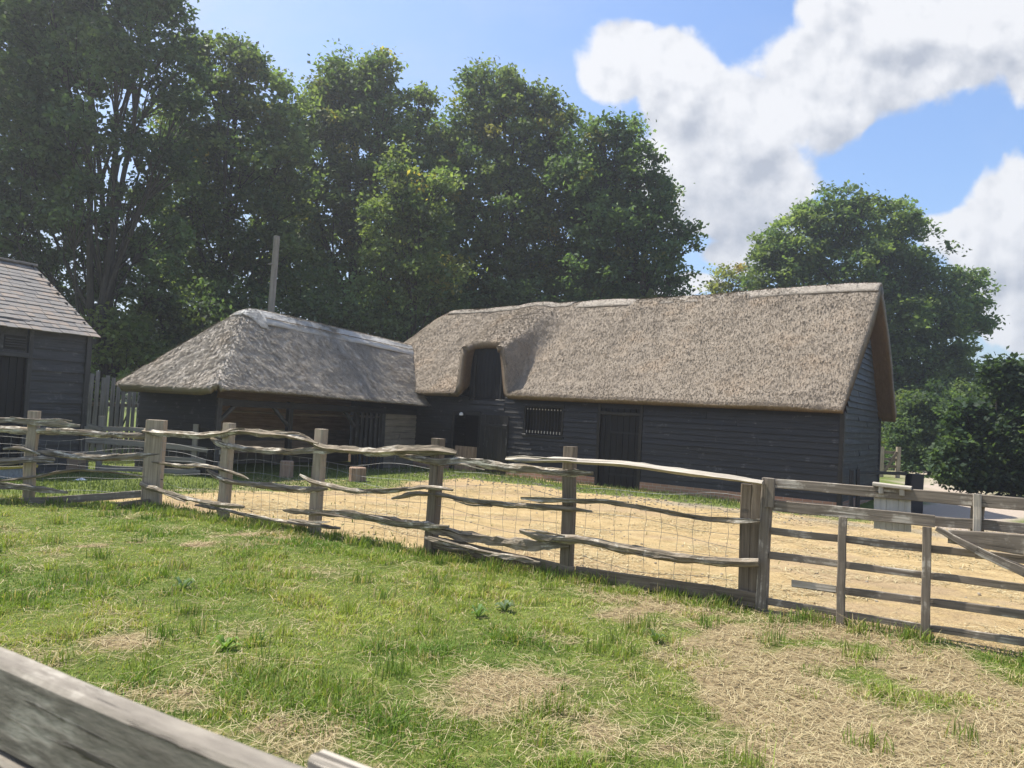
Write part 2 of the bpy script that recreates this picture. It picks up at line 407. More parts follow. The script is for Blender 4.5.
# ------------------------------------------------------------------ terrain
F0 = np.array([2.246, 6.60]); F1 = np.array([-4.84, 10.6]); F2 = np.array([-6.38, 10.4]); F3 = np.array([-30, 7.3])
FG = np.array([3.27, 5.96]); GD = (FG-F0)/np.linalg.norm(FG-F0); F_1 = F0+GD*60
def borderdist(x, y):
    """signed distance to the fence line: > 0 on the yard side"""
    best = np.full(np.shape(x), 1e9); sg = np.ones(np.shape(x))
    for A, B in ((F_1, F0), (F0, F1), (F1, F2), (F2, F3)):
        d = B-A; t = np.clip(((x-A[0])*d[0]+(y-A[1])*d[1])/(d@d), 0, 1)
        px, py = x-A[0]-t*d[0], y-A[1]-t*d[1]; D = np.hypot(px, py)
        s = np.sign(-(d[0]*(y-A[1])-d[1]*(x-A[0])))
        m = D < best; best = np.where(m, D, best); sg = np.where(m, s, sg)
    return best*sg
def hgt(x, y):
    x = np.asarray(x, float); y = np.asarray(y, float)
    d = borderdist(x, y)
    h = .33*(1-sstep(d, .2, 6.5))
    near = np.hypot(x, y) < 60
    h = h+np.where(d < 0, .05*(fbm(x*.7, y*.7, 3)-.5)*near*sstep(-d, 0, 1.2), .03*(fbm(x*.5, y*.5, 8)-.5)*near+.022*(fbm(x*2.3, y*2.3, 6, 3)-.5)*near*sstep(d, .3, 1))
    h = h+(-.15)*sstep(y, 20, 30)*sstep(-x, -4, 4)
    far = np.hypot(x, y); h = h+sstep(far, 100, 500)*6
    return h
def H1(x, y): return float(hgt(np.array([x]), np.array([y]))[0])

# barn frame
BC = atz(838, 512, 0); PH = R(34)
BX = np.array([-math.cos(PH), math.sin(PH), 0.]); BY = np.array([math.sin(PH), math.cos(PH), 0.]); BW = 5.35; BL = 16.4
ZV = np.array([0, 0, 1.])
def bp(s, t, z): return BC*np.array([1, 1, 0])+BX*s+BY*t+ZV*z
def bfront(px, py, off=0.0):
    """pixel on the barn's front wall -> (s, z)"""
    P = atpl(px, py, BC-BY*off, BY); return (P-BC)@BX, P[2]
# open shed frame
PW = R(29); WX = np.array([math.sin(PW), math.cos(PW), 0.]); WY = np.array([-math.cos(PW), math.sin(PW), 0.])
sJ, _ = bfront(416, 440); J = bp(sJ, 0, 0)
lo, hi = 0, 20
for _ in range(50):
    mid = (lo+hi)/2
    if proj(J-WX*mid+ZV*1.0)[0] > 215: lo = mid
    else: hi = mid
WL = lo; WN = J-WX*WL; WW = 3.1
# width from pixel 138
lo, hi = 0, 9
for _ in range(50):
    mid = (lo+hi)/2
    if proj(WN+WY*mid+ZV*1.0)[0] > 138: lo = mid
    else: hi = mid
WW = lo
def wp(s, t, z): return WN+WX*s+WY*t+ZV*z
print('wing', WN, WL, WW, 'junction s', sJ)

def lanemask(x, y):
    pts = [(40, 75), (17.3, 31), (12.6, 20.5), (10.6, 18.6), (10.2, 16.2), (14, 13.5), (40, 5)]
    d = np.full(np.shape(x), 1e9)
    for (ax, ay), (bx, by) in zip(pts[:-1], pts[1:]):
        t = np.clip(((x-ax)*(bx-ax)+(y-ay)*(by-ay))/((bx-ax)**2+(by-ay)**2), 0, 1)
        d = np.minimum(d, np.hypot(x-ax-t*(bx-ax), y-ay-t*(by-ay)))
    return d

xs = np.concatenate([-np.geomspace(16, 500, 28)[::-1], np.arange(-15.8, 15.9, .16), np.geomspace(16, 500, 28)])
ys = np.concatenate([-np.geomspace(3, 300, 20)[::-1], np.arange(-2.8, 24, .16), np.geomspace(24.2, 600, 36)])
GX, GY = np.meshgrid(xs, ys); nx, ny = len(xs), len(ys)
GZ = hgt(GX, GY); D = borderdist(GX, GY)
idx = np.arange(nx*ny).reshape(ny, nx)
FQ = np.stack([idx[:-1, :-1], idx[:-1, 1:], idx[1:, 1:], idx[1:, :-1]], -1).reshape(-1, 4)
V3 = np.stack([GX, GY, GZ], -1).reshape(-1, 3)
def bare(x, y):
    """0 = turf, 1 = dry straw and bare earth, in the near field"""
    n = fbm(x*1.1+3, y*1.1+9, 1, 4); n2 = fbm(x*3.7, y*3.7, 5, 3)
    b = n*.75+n2*.46+.17*sstep(x, -.6, 3.0)*sstep(-y, -7.2, -4)-.03+.05*sstep(x, -3, 1)
    # worn track from the gate post down to the corner
    A = np.array([1.35, 6.2]); B = np.array([1.9, 2.6]); d = B-A; t = np.clip(((x-A[0])*d[0]+(y-A[1])*d[1])/(d@d), 0, 1)
    dd = np.hypot(x-A[0]-t*d[0], y-A[1]-t*d[1]); b = b+.20*(1-sstep(dd, .15, .75))
    return sstep(b, .50, .96)
dwall = np.minimum(np.abs((GX-BC[0])*BY[0]+(GY-BC[1])*BY[1]), 99)
s_b = (GX-BC[0])*BX[0]+(GY-BC[1])*BX[1]; t_b = -((GX-BC[0])*BY[0]+(GY-BC[1])*BY[1])
s_w = (GX-WN[0])*WX[0]+(GY-WN[1])*WX[1]; t_w = -((GX-WN[0])*WY[0]+(GY-WN[1])*WY[1])
nz = fbm(GX*.6, GY*.6, 2, 5)
gstrip = (1-sstep(np.abs(t_b-1.1)+1.6*(nz-.5), .5, 1.3))*sstep(s_b, -2, 0)            # weeds at the foot of the wall
gleft = sstep(-GX*.8+GY*.35-8.6+3.4*(nz-.5), -.8, 1.2)*sstep(GY, 9, 11)                # shaded grass at the left of the yard
gwing = (1-sstep(t_w+1.5*(nz-.5), 2.2, 3.6))*sstep(t_w, -1, 0)*sstep(s_w, -3, 0)
gfar = sstep(lanemask(GX, GY)+1.2*(nz-.5), 1.2, 1.9)*sstep(GX+.55*GY, 17.0, 18.6)
gback = sstep(-t_b, .5, 1.5)
gother = sstep(np.hypot(GX, GY), 34, 40)
green = np.clip(np.maximum.reduce([gstrip*.85, gleft, gwing*.8, gfar, gback, gother]), 0, 1)
lane = 1-sstep(lanemask(GX, GY)+.8*(nz-.5), .9, 1.5)
gravel = .75*(1-sstep(np.abs(t_b-2.2)+1.3*(nz-.5), .15, .6))*sstep(-s_b, -5, -3)*sstep(s_b, -6, -4)
def ground_mat(name, kind):
    m, t, b, o = newmat(name)
    tc = t.node('ShaderNodeTexCoord').outputs['Object']
    nA = t.noise(tc, 2.2, 8, .68); nB = t.noise(tc, 24, 6, .7); nC = t.noise(tc, 7, 5, .6)
    grn = t.ramp(nC, [(.3, (.075, .105, .024)), (.55, (.14, .175, .04)), (.75, (.25, .25, .085))])
    if kind == 'field':
        dry = t.ramp(nB, [(.3, (.13, .095, .05)), (.5, (.29, .22, .12)), (.72, (.44, .35, .20))])
        c = t.mix(t.smooth(t.math('ADD', t.attr('bare', 'Fac'), t.math('MULTIPLY', t.math('SUBTRACT', nC, .5), .7)), .25, .7), grn, dry)
    else:
        dry = t.ramp(t.math('ADD', t.math('MULTIPLY', nA, .5), t.math('MULTIPLY', nB, .5)), [(.36, (.29, .20, .10)), (.5, (.46, .335, .165)), (.64, (.56, .435, .235))])
        pat = t.smooth(t.noise(t.vmath('MULTIPLY', tc, (1, 1.6, 1)), 1.1, 7, .7), .55, .66)
        dry = t.mix(t.math('MULTIPLY', pat, .6), dry, (.25, .20, .085, 1)); dry = t.mix(t.smooth(t.noise(tc, .35, 4, .6), .50, .62), dry, t.mix(.5, dry, (.36, .26, .17, 1)))
        ln = t.ramp(nB, [(.3, (.38, .31, .245)), (.7, (.52, .44, .36))])
        c = t.mix(t.smooth(t.math('ADD', t.attr('green', 'Fac'), t.math('MULTIPLY', t.math('SUBTRACT', nC, .5), .9)), .3, .65), dry, grn)
        c = t.mix(t.attr('gravel', 'Fac'), c, t.ramp(nB, [(.3, (.22, .19, .14)), (.7, (.38, .33, .255))]))
        c = t.mix(t.attr('lane', 'Fac'), c, ln)
    t.put(b.inputs['Base Color'], c); b.inputs['Roughness'].default_value = .95; b.inputs['Specular IOR Level'].default_value = .1
    t.put(b.inputs['Normal'], t.bump(t.math('ADD', nB, nC), .9, .05)); return m
fieldF = FQ[(D.ravel()[FQ].mean(1) < 0)]; yardF = FQ[(D.ravel()[FQ].mean(1) >= 0)]
def sub(F):
    u, inv = np.unique(F, return_inverse=True); return u, inv.reshape(F.shape)
u, F_ = sub(fieldF)
tag(big_mesh('grass_field', V3[u], F_, ground_mat('field_turf', 'field'), smooth=True, extra={'bare': bare(GX.ravel()[u], GY.ravel()[u])}), kind='structure')
u, F_ = sub(yardF)
tag(big_mesh('yard', V3[u], F_, ground_mat('yard_ground', 'yard'), smooth=True, extra={'green': green.ravel()[u], 'lane': lane.ravel()[u], 'gravel': gravel.ravel()[u]}), kind='structure')

# ------------------------------------------------------------------ thin haze, added to stand in for the lens-flare veil
hb = MB(); quadbox(hb, (0, 150, 14.0), (560, 0, 0), (0, 470, 0), (0, 0, 17))
hm = bpy.data.materials.new('haze'); hm.use_nodes = True; ht = NT(hm.node_tree); ht.n.clear()
hv = ht.node('ShaderNodeVolumePrincipled'); hv.inputs['Color'].default_value = (.93, .96, 1, 1); hv.inputs['Density'].default_value = HAZE; hv.inputs['Anisotropy'].default_value = .5
ho = ht.node('ShaderNodeOutputMaterial'); ht.l.new(hv.outputs[0], ho.inputs['Volume'])
haze = tag(hb.build('haze', hm), 'thin bright haze over the farmyard, added to stand in for lens-flare veil', 'haze', kind='stuff')

# ------------------------------------------------------------------ weatherboard walls
def clad(mb, P0, dx, nout, L, z0, z1, openings=(), bh=.15, lim=None, m=0, out=.046):
    """rows of lapped boards on a wall; P0 ground corner, dx along, nout outwards; openings (a,b,za,zb)"""
    P0 = np.array(P0, float)*np.array([1, 1, 0]); n = int(math.ceil((z1-z0)/bh))
    for i in range(n):
        a0 = z0+i*bh; a1 = min(a0+bh+.02, z1+.01)
        iv = [(0, L)] if lim is None else [lim(a0+bh*.5)]
        for (oa, ob, za, zb) in openings:
            if za < a0+bh*.5 < zb:
                nv = []
                for (p, q) in iv:
                    if ob <= p or oa >= q: nv.append((p, q)); continue
                    if oa > p: nv.append((p, oa))
                    if ob < q: nv.append((ob, q))
                iv = nv
        for (p, q) in iv:
            if q-p < .02: continue
            x = p
            while x < q-.001:
                e = x+random.uniform(1.6, 3.8)
                if q-e < .6: e = q
                o = out+random.uniform(-.010, .010); sag = random.uniform(-.010, .010); w = random.uniform(-.006, .006)
                gx = random.uniform(0, 60)
                V = []; G = []
                k = max(1, int((e-x)/.5))
                for j in range(k+1):
                    xx = x+(e-x-.003)*j/k; jj = random.gauss(0, .003)
                    base = P0+dx*xx
                    for (zz, oo) in ((a0+sag+jj, o-.022), (a0+sag+jj, o), (a1+w, .010), (a1+w, 0.0)):
                        V.append(base+nout*oo+ZV*zz); G.append((gx+xx, gx+zz*1.0, oo))
                F = []
                for j in range(k):
                    for c in range(4): F.append((j*4+c, j*4+(c+1) % 4, (j+1)*4+(c+1) % 4, (j+1)*4+c))
                F += [(3, 2, 1, 0), (k*4, k*4+1, k*4+2, k*4+3)]
                mb.add(V, F, G, m); x = e

# ------------------------------------------------------------------ thatch
def thatch_roof(name, zfun, S, T, frame, keep, mat, parent, th=.32, fib=20000, fibsel=None, disp=.035, fl=.08, seed=1, warp=None):
    r = np.random.default_rng(seed)
    SS, TT = np.meshgrid(S, T); n0, n1 = len(T), len(S)
    k0 = keep((SS[:-1, :-1]+SS[1:, 1:])/2, (TT[:-1, :-1]+TT[1:, 1:])/2)
    if warp is not None: SS = warp(SS, TT)
    Z = zfun(SS, TT)
    e = .02; gs = (zfun(SS+e, TT)-zfun(SS-e, TT))/(2*e); gt = (zfun(SS, TT+e)-zfun(SS, TT-e))/(2*e)
    gs = np.clip(gs, -2.2, 2.2); gt = np.clip(gt, -2.2, 2.2)
    nl = np.sqrt(gs**2+gt**2+1); ns, ntt, nzz = -gs/nl, -gt/nl, 1/nl
    nzv = .6*disp*2*(fbm(SS*4.5, TT*4.5+Z*4.5, seed, 4)-.5)+.09*(fbm(SS*.8, TT*.8+Z*.5, seed+5, 2)-.5)
    edge_j = .02*(r.random(SS.shape)-.5)
    top = frame(SS+ns*nzv+edge_j, TT+ntt*nzv, Z+nzz*nzv)
    tv = th*(.55+.45*sstep(TT-T[0], 0, .8)); bot = frame(SS-ns*tv, TT-ntt*tv, Z-nzz*tv)
    idx = np.arange(n0*n1).reshape(n0, n1)
    q = np.stack([idx[:-1, :-1], idx[:-1, 1:], idx[1:, 1:], idx[1:, :-1]], -1)
    q = q[k0]
    N = n0*n1
    # orientation: make the top face up
    A, B_, C_ = (top.reshape(-1, 3)[q[:, i]] for i in range(3))
    if np.cross(B_-A, C_-B_)[:, 2].mean() < 0: q = q[:, ::-1]
    ed = {}
    for f in q:
        for a, b in zip(f, np.roll(f, -1)): ed[(a, b)] = 1
    side = [(b, a, a+N, b+N) for (a, b) in ed if (b, a) not in ed]
    mid = []
    F = np.concatenate([q, q[:, ::-1]+N, np.array(side)])
    V = np.concatenate([top.reshape(-1, 3), bot.reshape(-1, 3)])
    col = np.ones((len(V), 3)); 
    col[N:] = (.50, .40, .32)                      # the cut straw on the underside is browner
    # fibres
    m = fib; ss = r.uniform(S[0], S[-1], m); tt = r.uniform(T[0], T[-1], m)
    k = keep(ss, tt)
    if fibsel is not None: k &= fibsel(ss, tt)
    if warp is not None: ss = warp(ss, tt)
    ss, tt = ss[k], tt[k]; m = len(ss)
    es = r.uniform(S[0], S[-1], 9000 if fib > 20000 else 0); et = T[0]+r.uniform(.0, .07, len(es)); ek = keep(es, et); ss = np.concatenate([ss, es[ek] if warp is None else warp(es[ek], et[ek])]); tt = np.concatenate([tt, et[ek]]); m = len(ss)
    z = zfun(ss, tt); a = np.clip((zfun(ss+e, tt)-zfun(ss-e, tt))/(2*e), -2.2, 2.2); b = np.clip((zfun(ss, tt+e)-zfun(ss, tt-e))/(2*e), -2.2, 2.2)
    nz_ = .6*disp*2*(fbm(ss*4.5, tt*4.5+z*4.5, seed, 4)-.5)+.09*(fbm(ss*.8, tt*.8+z*.5, seed+5, 2)-.5)
    l = np.sqrt(a*a+b*b+1); nn = np.stack([-a/l, -b/l, 1/l], 1)
    P = np.stack([ss, tt, z], 1)+nn*(nz_-.005)[:, None]
    g = np.stack([-a, -b, -(a*a+b*b)], 1); g /= np.linalg.norm(g, axis=1)[:, None]+1e-6     # down the slope
    sd = np.cross(nn, g)
    dirn = g+nn*r.uniform(.12, .75, (m, 1))+sd*r.normal(0, .28, (m, 1)); dirn /= np.linalg.norm(dirn, axis=1)[:, None]
    ln = r.uniform(.5, 1.3, (m, 1))*fl; w = r.uniform(.008, .018, (m, 1))
    A = P+sd*w; B_ = P-sd*w; C_ = P+dirn*ln
    fr = lambda X: frame(X[:, 0], X[:, 1], X[:, 2])
    VF = np.stack([fr(A), fr(B_), fr(C_)], 1).reshape(-1, 3)
    cb = r.uniform(.6, 1.45, (m, 1))*np.array([1, .98, .95]); cb = np.repeat(cb, 3, 0)
    FF = np.arange(3*m).reshape(m, 3)
    # quads + tris: make the tris quads by doubling a vertex is invalid, so split quads instead
    FT = np.concatenate([F[:, [0, 1, 2]], F[:, [0, 2, 3]]])
    V = np.concatenate([V, VF]); FT = np.concatenate([FT, FF+2*N]); col = np.concatenate([col, cb])
    return big_mesh(name, V, FT, mat, parent, col=col)
def fb(s, t, z): return BC[None]*np.array([1, 1, 0])+s[..., None]*BX+t[..., None]*BY+z[..., None]*ZV
def fw(s, t, z): return WN+s[..., None]*WX+t[..., None]*WY+z[..., None]*ZV

# =================================================================== the long barn
barn = thing('thatched_barn', (BC[0], BC[1], 0), 'long thatched barn of black weatherboards with a dormer loft door, behind the yard', 'barn')
EAV = 2.20; OV = .42
ZR0, ZR1 = 6.02, 5.68
oL, z_lo = bfront(472, 392); oR, _ = bfront(503, 392); _, z_top = bfront(488, 350)
s0, hw = (oL+oR)/2, (oL-oR)/2-.03; z_top -= .26
print('dormer s0', s0, 'hw', hw, 'ztop', z_top)
def zb(s, t):
    zr = ZR0-(ZR0-ZR1)*np.clip(s/13.5, 0, 1)+.02*np.sin(s*.9)
    sl = (zr-EAV)/(BW/2+OV); x = np.abs(t-BW/2)
    main = zr+.12-sl*np.sqrt(x*x+.30**2)+.0*s
    # bell-cast at the foot
    main = main+.10*sstep(x, BW/2-.1, BW/2+OV)
    hip = EAV+1.32*(BL+OV-s)
    k = .35; main = -k*np.log(np.exp(-main/k)+np.exp(-hip/k))
    # dormer
    zl = z_top+.44; tl = -.28
    zd = zl+(t-tl)*(zr-.15-zl)/(BW/2-tl)*1.02
    zd = np.minimum(zd, zr+.02)
    q = sstep(t, -.35, 1.9)
    right = sstep(s0-s, hw+.22, hw+.50+.8*q); left = sstep(s-s0, hw+.20, hw+.34+1.5*q)
    B = (1-right)*(1-left)
    B = B*(t < BW/2)
    zd = zd-.10*((s-s0)/(hw+.3))**2
    up = np.maximum(zd-main, 0)*B
    return main+up
Ss = np.concatenate([np.arange(-.46, s0-hw-.6, .09), np.arange(s0-hw-.6, s0+hw+.6, .03), np.arange(s0+hw+.6, BL+OV+.05, .09)]); Ts = np.concatenate([np.arange(-OV, BW/2, .085), np.arange(BW/2, BW+OV+.05, .17)])
def verge(t): return -.08-.26*sstep(1-np.abs(t-BW/2)/(BW/2+OV), 0, .8)-.34*sstep(t, BW/2+.2, BW+OV)      # the verge swings out towards the ridge
def warpb(s, t):
    v = verge(t); return np.where(s < 3, v+(s+.46)*(3-v)/3.46, s)
def keepb(s, t):
    return ~((np.abs(s-s0) < hw) & (t < -.17))
roof = thatch_roof('roof', zb, Ss, Ts, fb, keepb, M_thatch, barn, th=.34, fib=130000, fibsel=lambda s, t: t < BW/2+.3, seed=3, warp=warpb)
# ridge cap
def cap_mesh(name, zfun, s_a, s_b, tc, hwid, frame, mat, parent, lift=.055, seed=2, keepf=None, warp=None):
    S = np.arange(s_a, s_b, .10); T = np.linspace(tc-hwid, tc+hwid, 13)
    f = lambda s, t: zfun(s, t)+lift
    return thatch_roof(name, f, S, T, frame, keepf or (lambda s, t: np.ones(np.shape(s), bool)), mat, parent, th=.10, fib=5000, disp=.02, fl=.05, seed=seed, warp=warp)
cap_mesh('ridge_cap', zb, -.46, s0-hw-1.0, BW/2, .42, fb, M_cap, roof, lift=.035, seed=6, warp=warpb)
cap_mesh('ridge_cap', zb, s0-hw-.9, 13.9, BW/2, .34, fb, M_cap, roof, lift=.035, seed=8)

# openings on the front wall
da, dz1 = bfront(600, 413); db, _ = bfront(642, 417)           # cart door
wa, wz1 = bfront(526, 405); wb_, wz0 = bfront(562, 438)        # barred window
sa, sz1 = bfront(454, 413); sb_, _ = bfront(481, 416)          # stable door
print('cart door', da, db, dz1, 'window', wa, wb_, wz0, wz1, 'stable', sa, sb_, sz1)
cart = (db, da, -.3, EAV+.02); win = (wb_, wa, wz0, wz1); stab = (sb_, sa, -.3, min(sz1, 1.95)); loft = (s0-hw-.14, s0+hw+.14, EAV-.25, 5)
FN = -BY
mb = MB()
clad(mb, bp(0, 0, 0), BX, FN, BL, .22, EAV+.12, [cart, win, stab, loft])
plank(mb, bp(-.02, -.045, .1), bp(-.02, -.045, EAV+.1), .10, .05, up=BX, seg=4)
mb.build('wall', M_tar, barn)
mb = MB(); clad(mb, bp(0, BW, 0), -BY, -BX, BW, .22, 5.5, (), lim=lambda z: ((0, BW) if z < EAV-.05 else (max(0, (z-EAV+.25)/1.17), BW-max(0, (z-EAV+.25)/1.17))))
plank(mb, bp(-.05, .03, .1), bp(-.05, .03, EAV+.1), .11, .05, up=BY, seg=4)
plank(mb, bp(-.05, BW-.03, .1), bp(-.05, BW-.03, EAV+.1), .11, .05, up=BY, seg=4)
g_ = mb.build('wall', M_tar2, barn); g_['label'] = 'weatherboards of the gable end, greyer with sky light painted into the tone'  # paler boards paint in the sky light that reaches the gable
mb = MB(); clad(mb, bp(BL, 0, 0), BY, BX, BW, .0, EAV+.2); mb.build('wall', M_tar, barn); mb = MB(); clad(mb, bp(0, BW, 0), BX, BY, BL, .0, EAV+.2, bh=.3)
mb.build('wall', M_tar, barn)
mb = MB()   # brick plinth, broken at the doors
for a, b in ((0, db-.02), (da+.02, sb_), (sa, BL)):
    V = [bp(a, -.05, -.4), bp(b, -.05, -.4), bp(b, -.05, .22), bp(a, -.05, .22), bp(a, .12, -.4), bp(b, .12, -.4), bp(b, .12, .22), bp(a, .12, .22)]
    G = [(a, -.4, 0), (b, -.4, 0), (b, .22, 0), (a, .22, 0), (a, -.4, 0), (b, -.4, 0), (b, .3, 0), (a, .3, 0)]
    mb.add(V, [(0, 1, 2, 3), (3, 2, 6, 7), (1, 5, 6, 2), (0, 3, 7, 4), (4, 7, 6, 5)], G)
V = [bp(-.05, -.05, -.4), bp(-.05, BW+.05, -.4), bp(-.05, BW+.05, .22), bp(-.05, -.05, .22), bp(.1, -.05, .22), bp(.1, BW+.05, .22)]
G = [(0, -.4, 0), (BW, -.4, 0), (BW, .22, 0), (0, .22, 0), (0, .3, 0), (BW, .3, 0)]
mb.add(V, [(0, 1, 2, 3), (3, 2, 5, 4)], G)
mb.build('plinth', M_brick, barn)
mb = MB()   # loft cheeks and the boards behind the loft opening, up to the dormer lip
for x in np.arange(s0-hw-.14, s0+hw+.14, .14):
    plank(mb, bp(x+.07, .04, EAV-.3), bp(x+.07, .04, z_top+.30), .136, .03, up=BX, seg=2, jit=.001)
ld_ = mb.build('loft_door', M_door, barn)
mb = MB()
for x, z0_, z1_ in ((s0-hw+.05, EAV-.1, z_top+.1), (s0+hw-.05, EAV-.1, z_top+.1)): plank(mb, bp(x, -.0, z0_), bp(x, -.0, z1_), .07, .05, up=BX)
plank(mb, bp(s0-hw, -.002, EAV-.1), bp(s0+hw, -.002, EAV-.1), .07, .05)
mb.build('door_frame', M_tar, ld_)
clmb = MB(); clad(clmb, bp(s0-hw-.14, .0, 0), BX, FN, 2*hw+.28, EAV-.26, EAV+.05, bh=.15); clmb.build('wall', M_tar, barn)
mb = MB()
def plankdoor(a, b, z0, z1, t, mat, name='cart_door', parent=barn, ledges=True):
    m_ = MB(); n = max(2, int(round((b-a)/.17))); w = (b-a)/n
    for i in range(n): plank(m_, bp(a+w*(i+.5), t, z0), bp(a+w*(i+.5), t+random.uniform(-.003, .003), z1), w-.006, .03, up=BX, seg=2, jit=.001)
    return m_.build(name, mat, parent)
cdoor = plankdoor(db, da, -.12, EAV+.1, .03, M_door)
mb = MB()
for x in (db, da): plank(mb, bp(x, -.02, -.2), bp(x, -.02, EAV+.1), .09, .08, up=BX)
plank(mb, bp(db, -.02, 2.02), bp(da, -.02, 2.02), .09, .07)
mb.build('door_frame', M_tar, cdoor)
for z in (.35, 1.5):
    mb = MB(); plank(mb, bp(db+.08, .005, z), bp(da-.35, .005, z), .05, .012, jit=.0005); mb.build('hinge', M_black, cdoor)
# barred window
mb = MB()
for x in (wa, wb_): plank(mb, bp(x, -.02, wz0-.04), bp(x, -.02, wz1+.04), .07, .07, up=BX)
for z in (wz0, wz1): plank(mb, bp(wb_-.05, -.025, z), bp(wa+.05, -.025, z), .08, .08)
wn = mb.build('window', M_tar, barn); 
mb = MB(); quadbox(mb, bp((wa+wb_)/2, .25, (wz0+wz1)/2), BX*(wa-wb_)/2, BY*.01, ZV*(wz1-wz0)/2*1.1); mb.build('window_shade_sheet', M_darkin, wn)  # near-black sheet painted as the shade behind the window bars
nb = 12
for i in range(nb):
    x = wb_+(wa-wb_)*(i+.75)/(nb+.5); m_ = MB()
    plank(m_, bp(x, .01, wz0+.03), bp(x, .01, wz1-.03), .022, .022, up=BX+BY, seg=1, jit=0)
    for z, h in ((wz0+.085, .075), (wz1-.13, .04)):
        plank(m_, bp(x+.003, -.008, z), bp(x+.003, -.008, z+h), .034, .02, up=BX, seg=1, jit=0, m=1)
    m_.build('bar', [M_black, M_barwood], wn)
# stable door: open hole, leaf folded back on the wall to its right
mb = MB()
for x in (sa, sb_): plank(mb, bp(x, -.02, -.3), bp(x, -.02, stab[3]+.05), .09, .08, up=BX)
plank(mb, bp(sb_, -.02, stab[3]+.03), bp(sa, -.02, stab[3]+.03), .1, .07)
dfm = mb.build('door_frame', M_tar, barn)
sd = plankdoor(sb_-1.08, sb_-.06, -.05, 1.78, -.07, M_tar, 'stable_door')
for z in (.3, 1.45):
    mb = MB(); plank(mb, bp(sb_-1.05, -.10, z), bp(sb_-.1, -.10, z), .10, .025); mb.build('ledge', M_tar, sd)
half = plankdoor(sb_+.05, sa-.05, -.2, .75, .10, M_brownwood, 'half_door')
mb = MB()   # near-black sheet painted as the room's shade behind the stable door
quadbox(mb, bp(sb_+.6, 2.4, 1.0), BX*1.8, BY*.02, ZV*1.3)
mb.build('room_shade_sheet', M_darkin, barn)
mb = MB(); P = bp(bfront(464, 414)[0], -.14, bfront(464, 414)[1])
for a in np.linspace(0, 1, 1): pass
tube(mb, [P+ZV*.05, P+ZV*.02, P-ZV*.04, P-ZV*.05], [.02, .06, .07, .02], 10)
tag(mb.build('wall_lamp', M_lamp), 'small white lamp on the black wall above the stable door', 'lamp')

# =================================================================== open fronted shed with hipped thatch
shed = thing('thatched_shed', WN, 'low open-fronted shed with a grey hipped thatch roof, joined to the barn', 'shed')
WE = 1.90; WOV = .50; WR0, WR1 = 4.46, 4.15
def zw(s, t):
    zr = WR0-(WR0-WR1)*np.clip((s-2)/8, 0, 1.2); x = np.abs(t-WW/2)
    ev = 1.98-.12*np.clip(s/9, 0, 1)
    sl = (zr-ev)/(WW/2+WOV)
    main = zr+.10-sl*np.sqrt(x*x+.22**2)+.06*sstep(x, WW/2-.2, WW/2+WOV)
    hip = 1.98+.1+(WR0-1.98)/(2.15+WOV)*(s+WOV)
    k = .13; return -k*np.log(np.exp(-main/k)+np.exp(-hip/k))
wroof = thatch_roof('roof', zw, np.arange(-WOV, WL+3.4, .10), np.arange(-WOV, WW+WOV+.02, .08), fw, lambda s, t: ((s+WOV)+(np.minimum(t, WW-t)+WOV) > .28) & (((s-WL)*1.0 < 3.2)), M_thatch2, shed, th=.26, fib=80000, seed=11, disp=.05, fl=.12)
cap_mesh('ridge_cap', zw, 2.2, WL+2.6, WW/2, .50, fw, M_cap2, wroof, lift=.06, seed=12)
def capkeep(s, t): return np.hypot(s-2.25, (t-WW/2)*1.0) < .62
thatch_roof('ridge_cap', lambda s, t: zw(s, t)+.045, np.arange(1.4, 2.3, .07), np.arange(WW/2-.8, WW/2+.8, .07), fw, capkeep, M_cap2, wroof, th=.08, fib=3000, disp=.012, fl=.05, seed=13)
mb = MB()
for tt_ in (WW/2-.36, WW/2-.12):
    tube(mb, [wp(s, tt_, float(zw(np.array([s]), np.array([tt_]))[0])+.085) for s in np.arange(2.3, WL+2.4, .4)], .012, 4)
mb.build('hazel_ligger', M_rail, wroof)
mb = MB(); clad(mb, wp(0, WW, 0), -WY, -WX, WW, -.1, 2.05, bh=.19); mb.build('wall', M_tar, shed)
mb = MB(); clad(mb, wp(0, WW, 0), WX, -WY, WL, .95, 2.1, bh=.19, out=.03)
bw = mb.build('back_wall', M_brownwood, shed)
mb = MB(); clad(mb, wp(0, WW-.02, 0), WX, -WY, WL, -.1, .95, bh=.24, out=.03); mb.build('back_wall', M_palewood, shed)
def wfront(px, py):
    P = atpl(px, py, WN, WY); return (P-WN)@WX, P[2]
for i, px in enumerate((219, 291, 358, 384)):
    sx, _ = wfront(px, 420); m_ = MB()
    plank(m_, wp(sx, .06, -.35), wp(sx, .06, 1.85), .15, .14, up=WX, seg=5, jit=.006, ch=.012); m_.build('post', M_tar2 if i in (0, 3) else M_tar, shed)
    if i in (1, 2):
        for sg in ((-1,) if i == 2 else (-1,)):
            m_ = MB(); plank(m_, wp(sx+.02, .06, 1.15), wp(sx-.62, .06, 1.72), .09, .08, up=WY, seg=3, jit=.004); m_.build('brace', M_tar2, shed)
    if i == 0:
        m_ = MB(); plank(m_, wp(sx+.05, .06, 1.3), wp(sx+.55, .06, 1.75), .09, .08, up=WY, seg=3, jit=.004); m_.build('brace', M_tar2, shed)
mb = MB(); plank(mb, wp(0, .06, 1.76), wp(WL, .06, 1.70), .17, .15, seg=14, jit=.006); mb.build('beam', M_tar, shed)
mb = MB(); plank(mb, wp(.1, .9, 1.52), wp(WL, .9, 1.50), .06, .06, seg=9, jit=.006); mb.build('hay_rack_rail', M_postd, shed)
sP, _ = wfront(386, 420)
mb = MB()
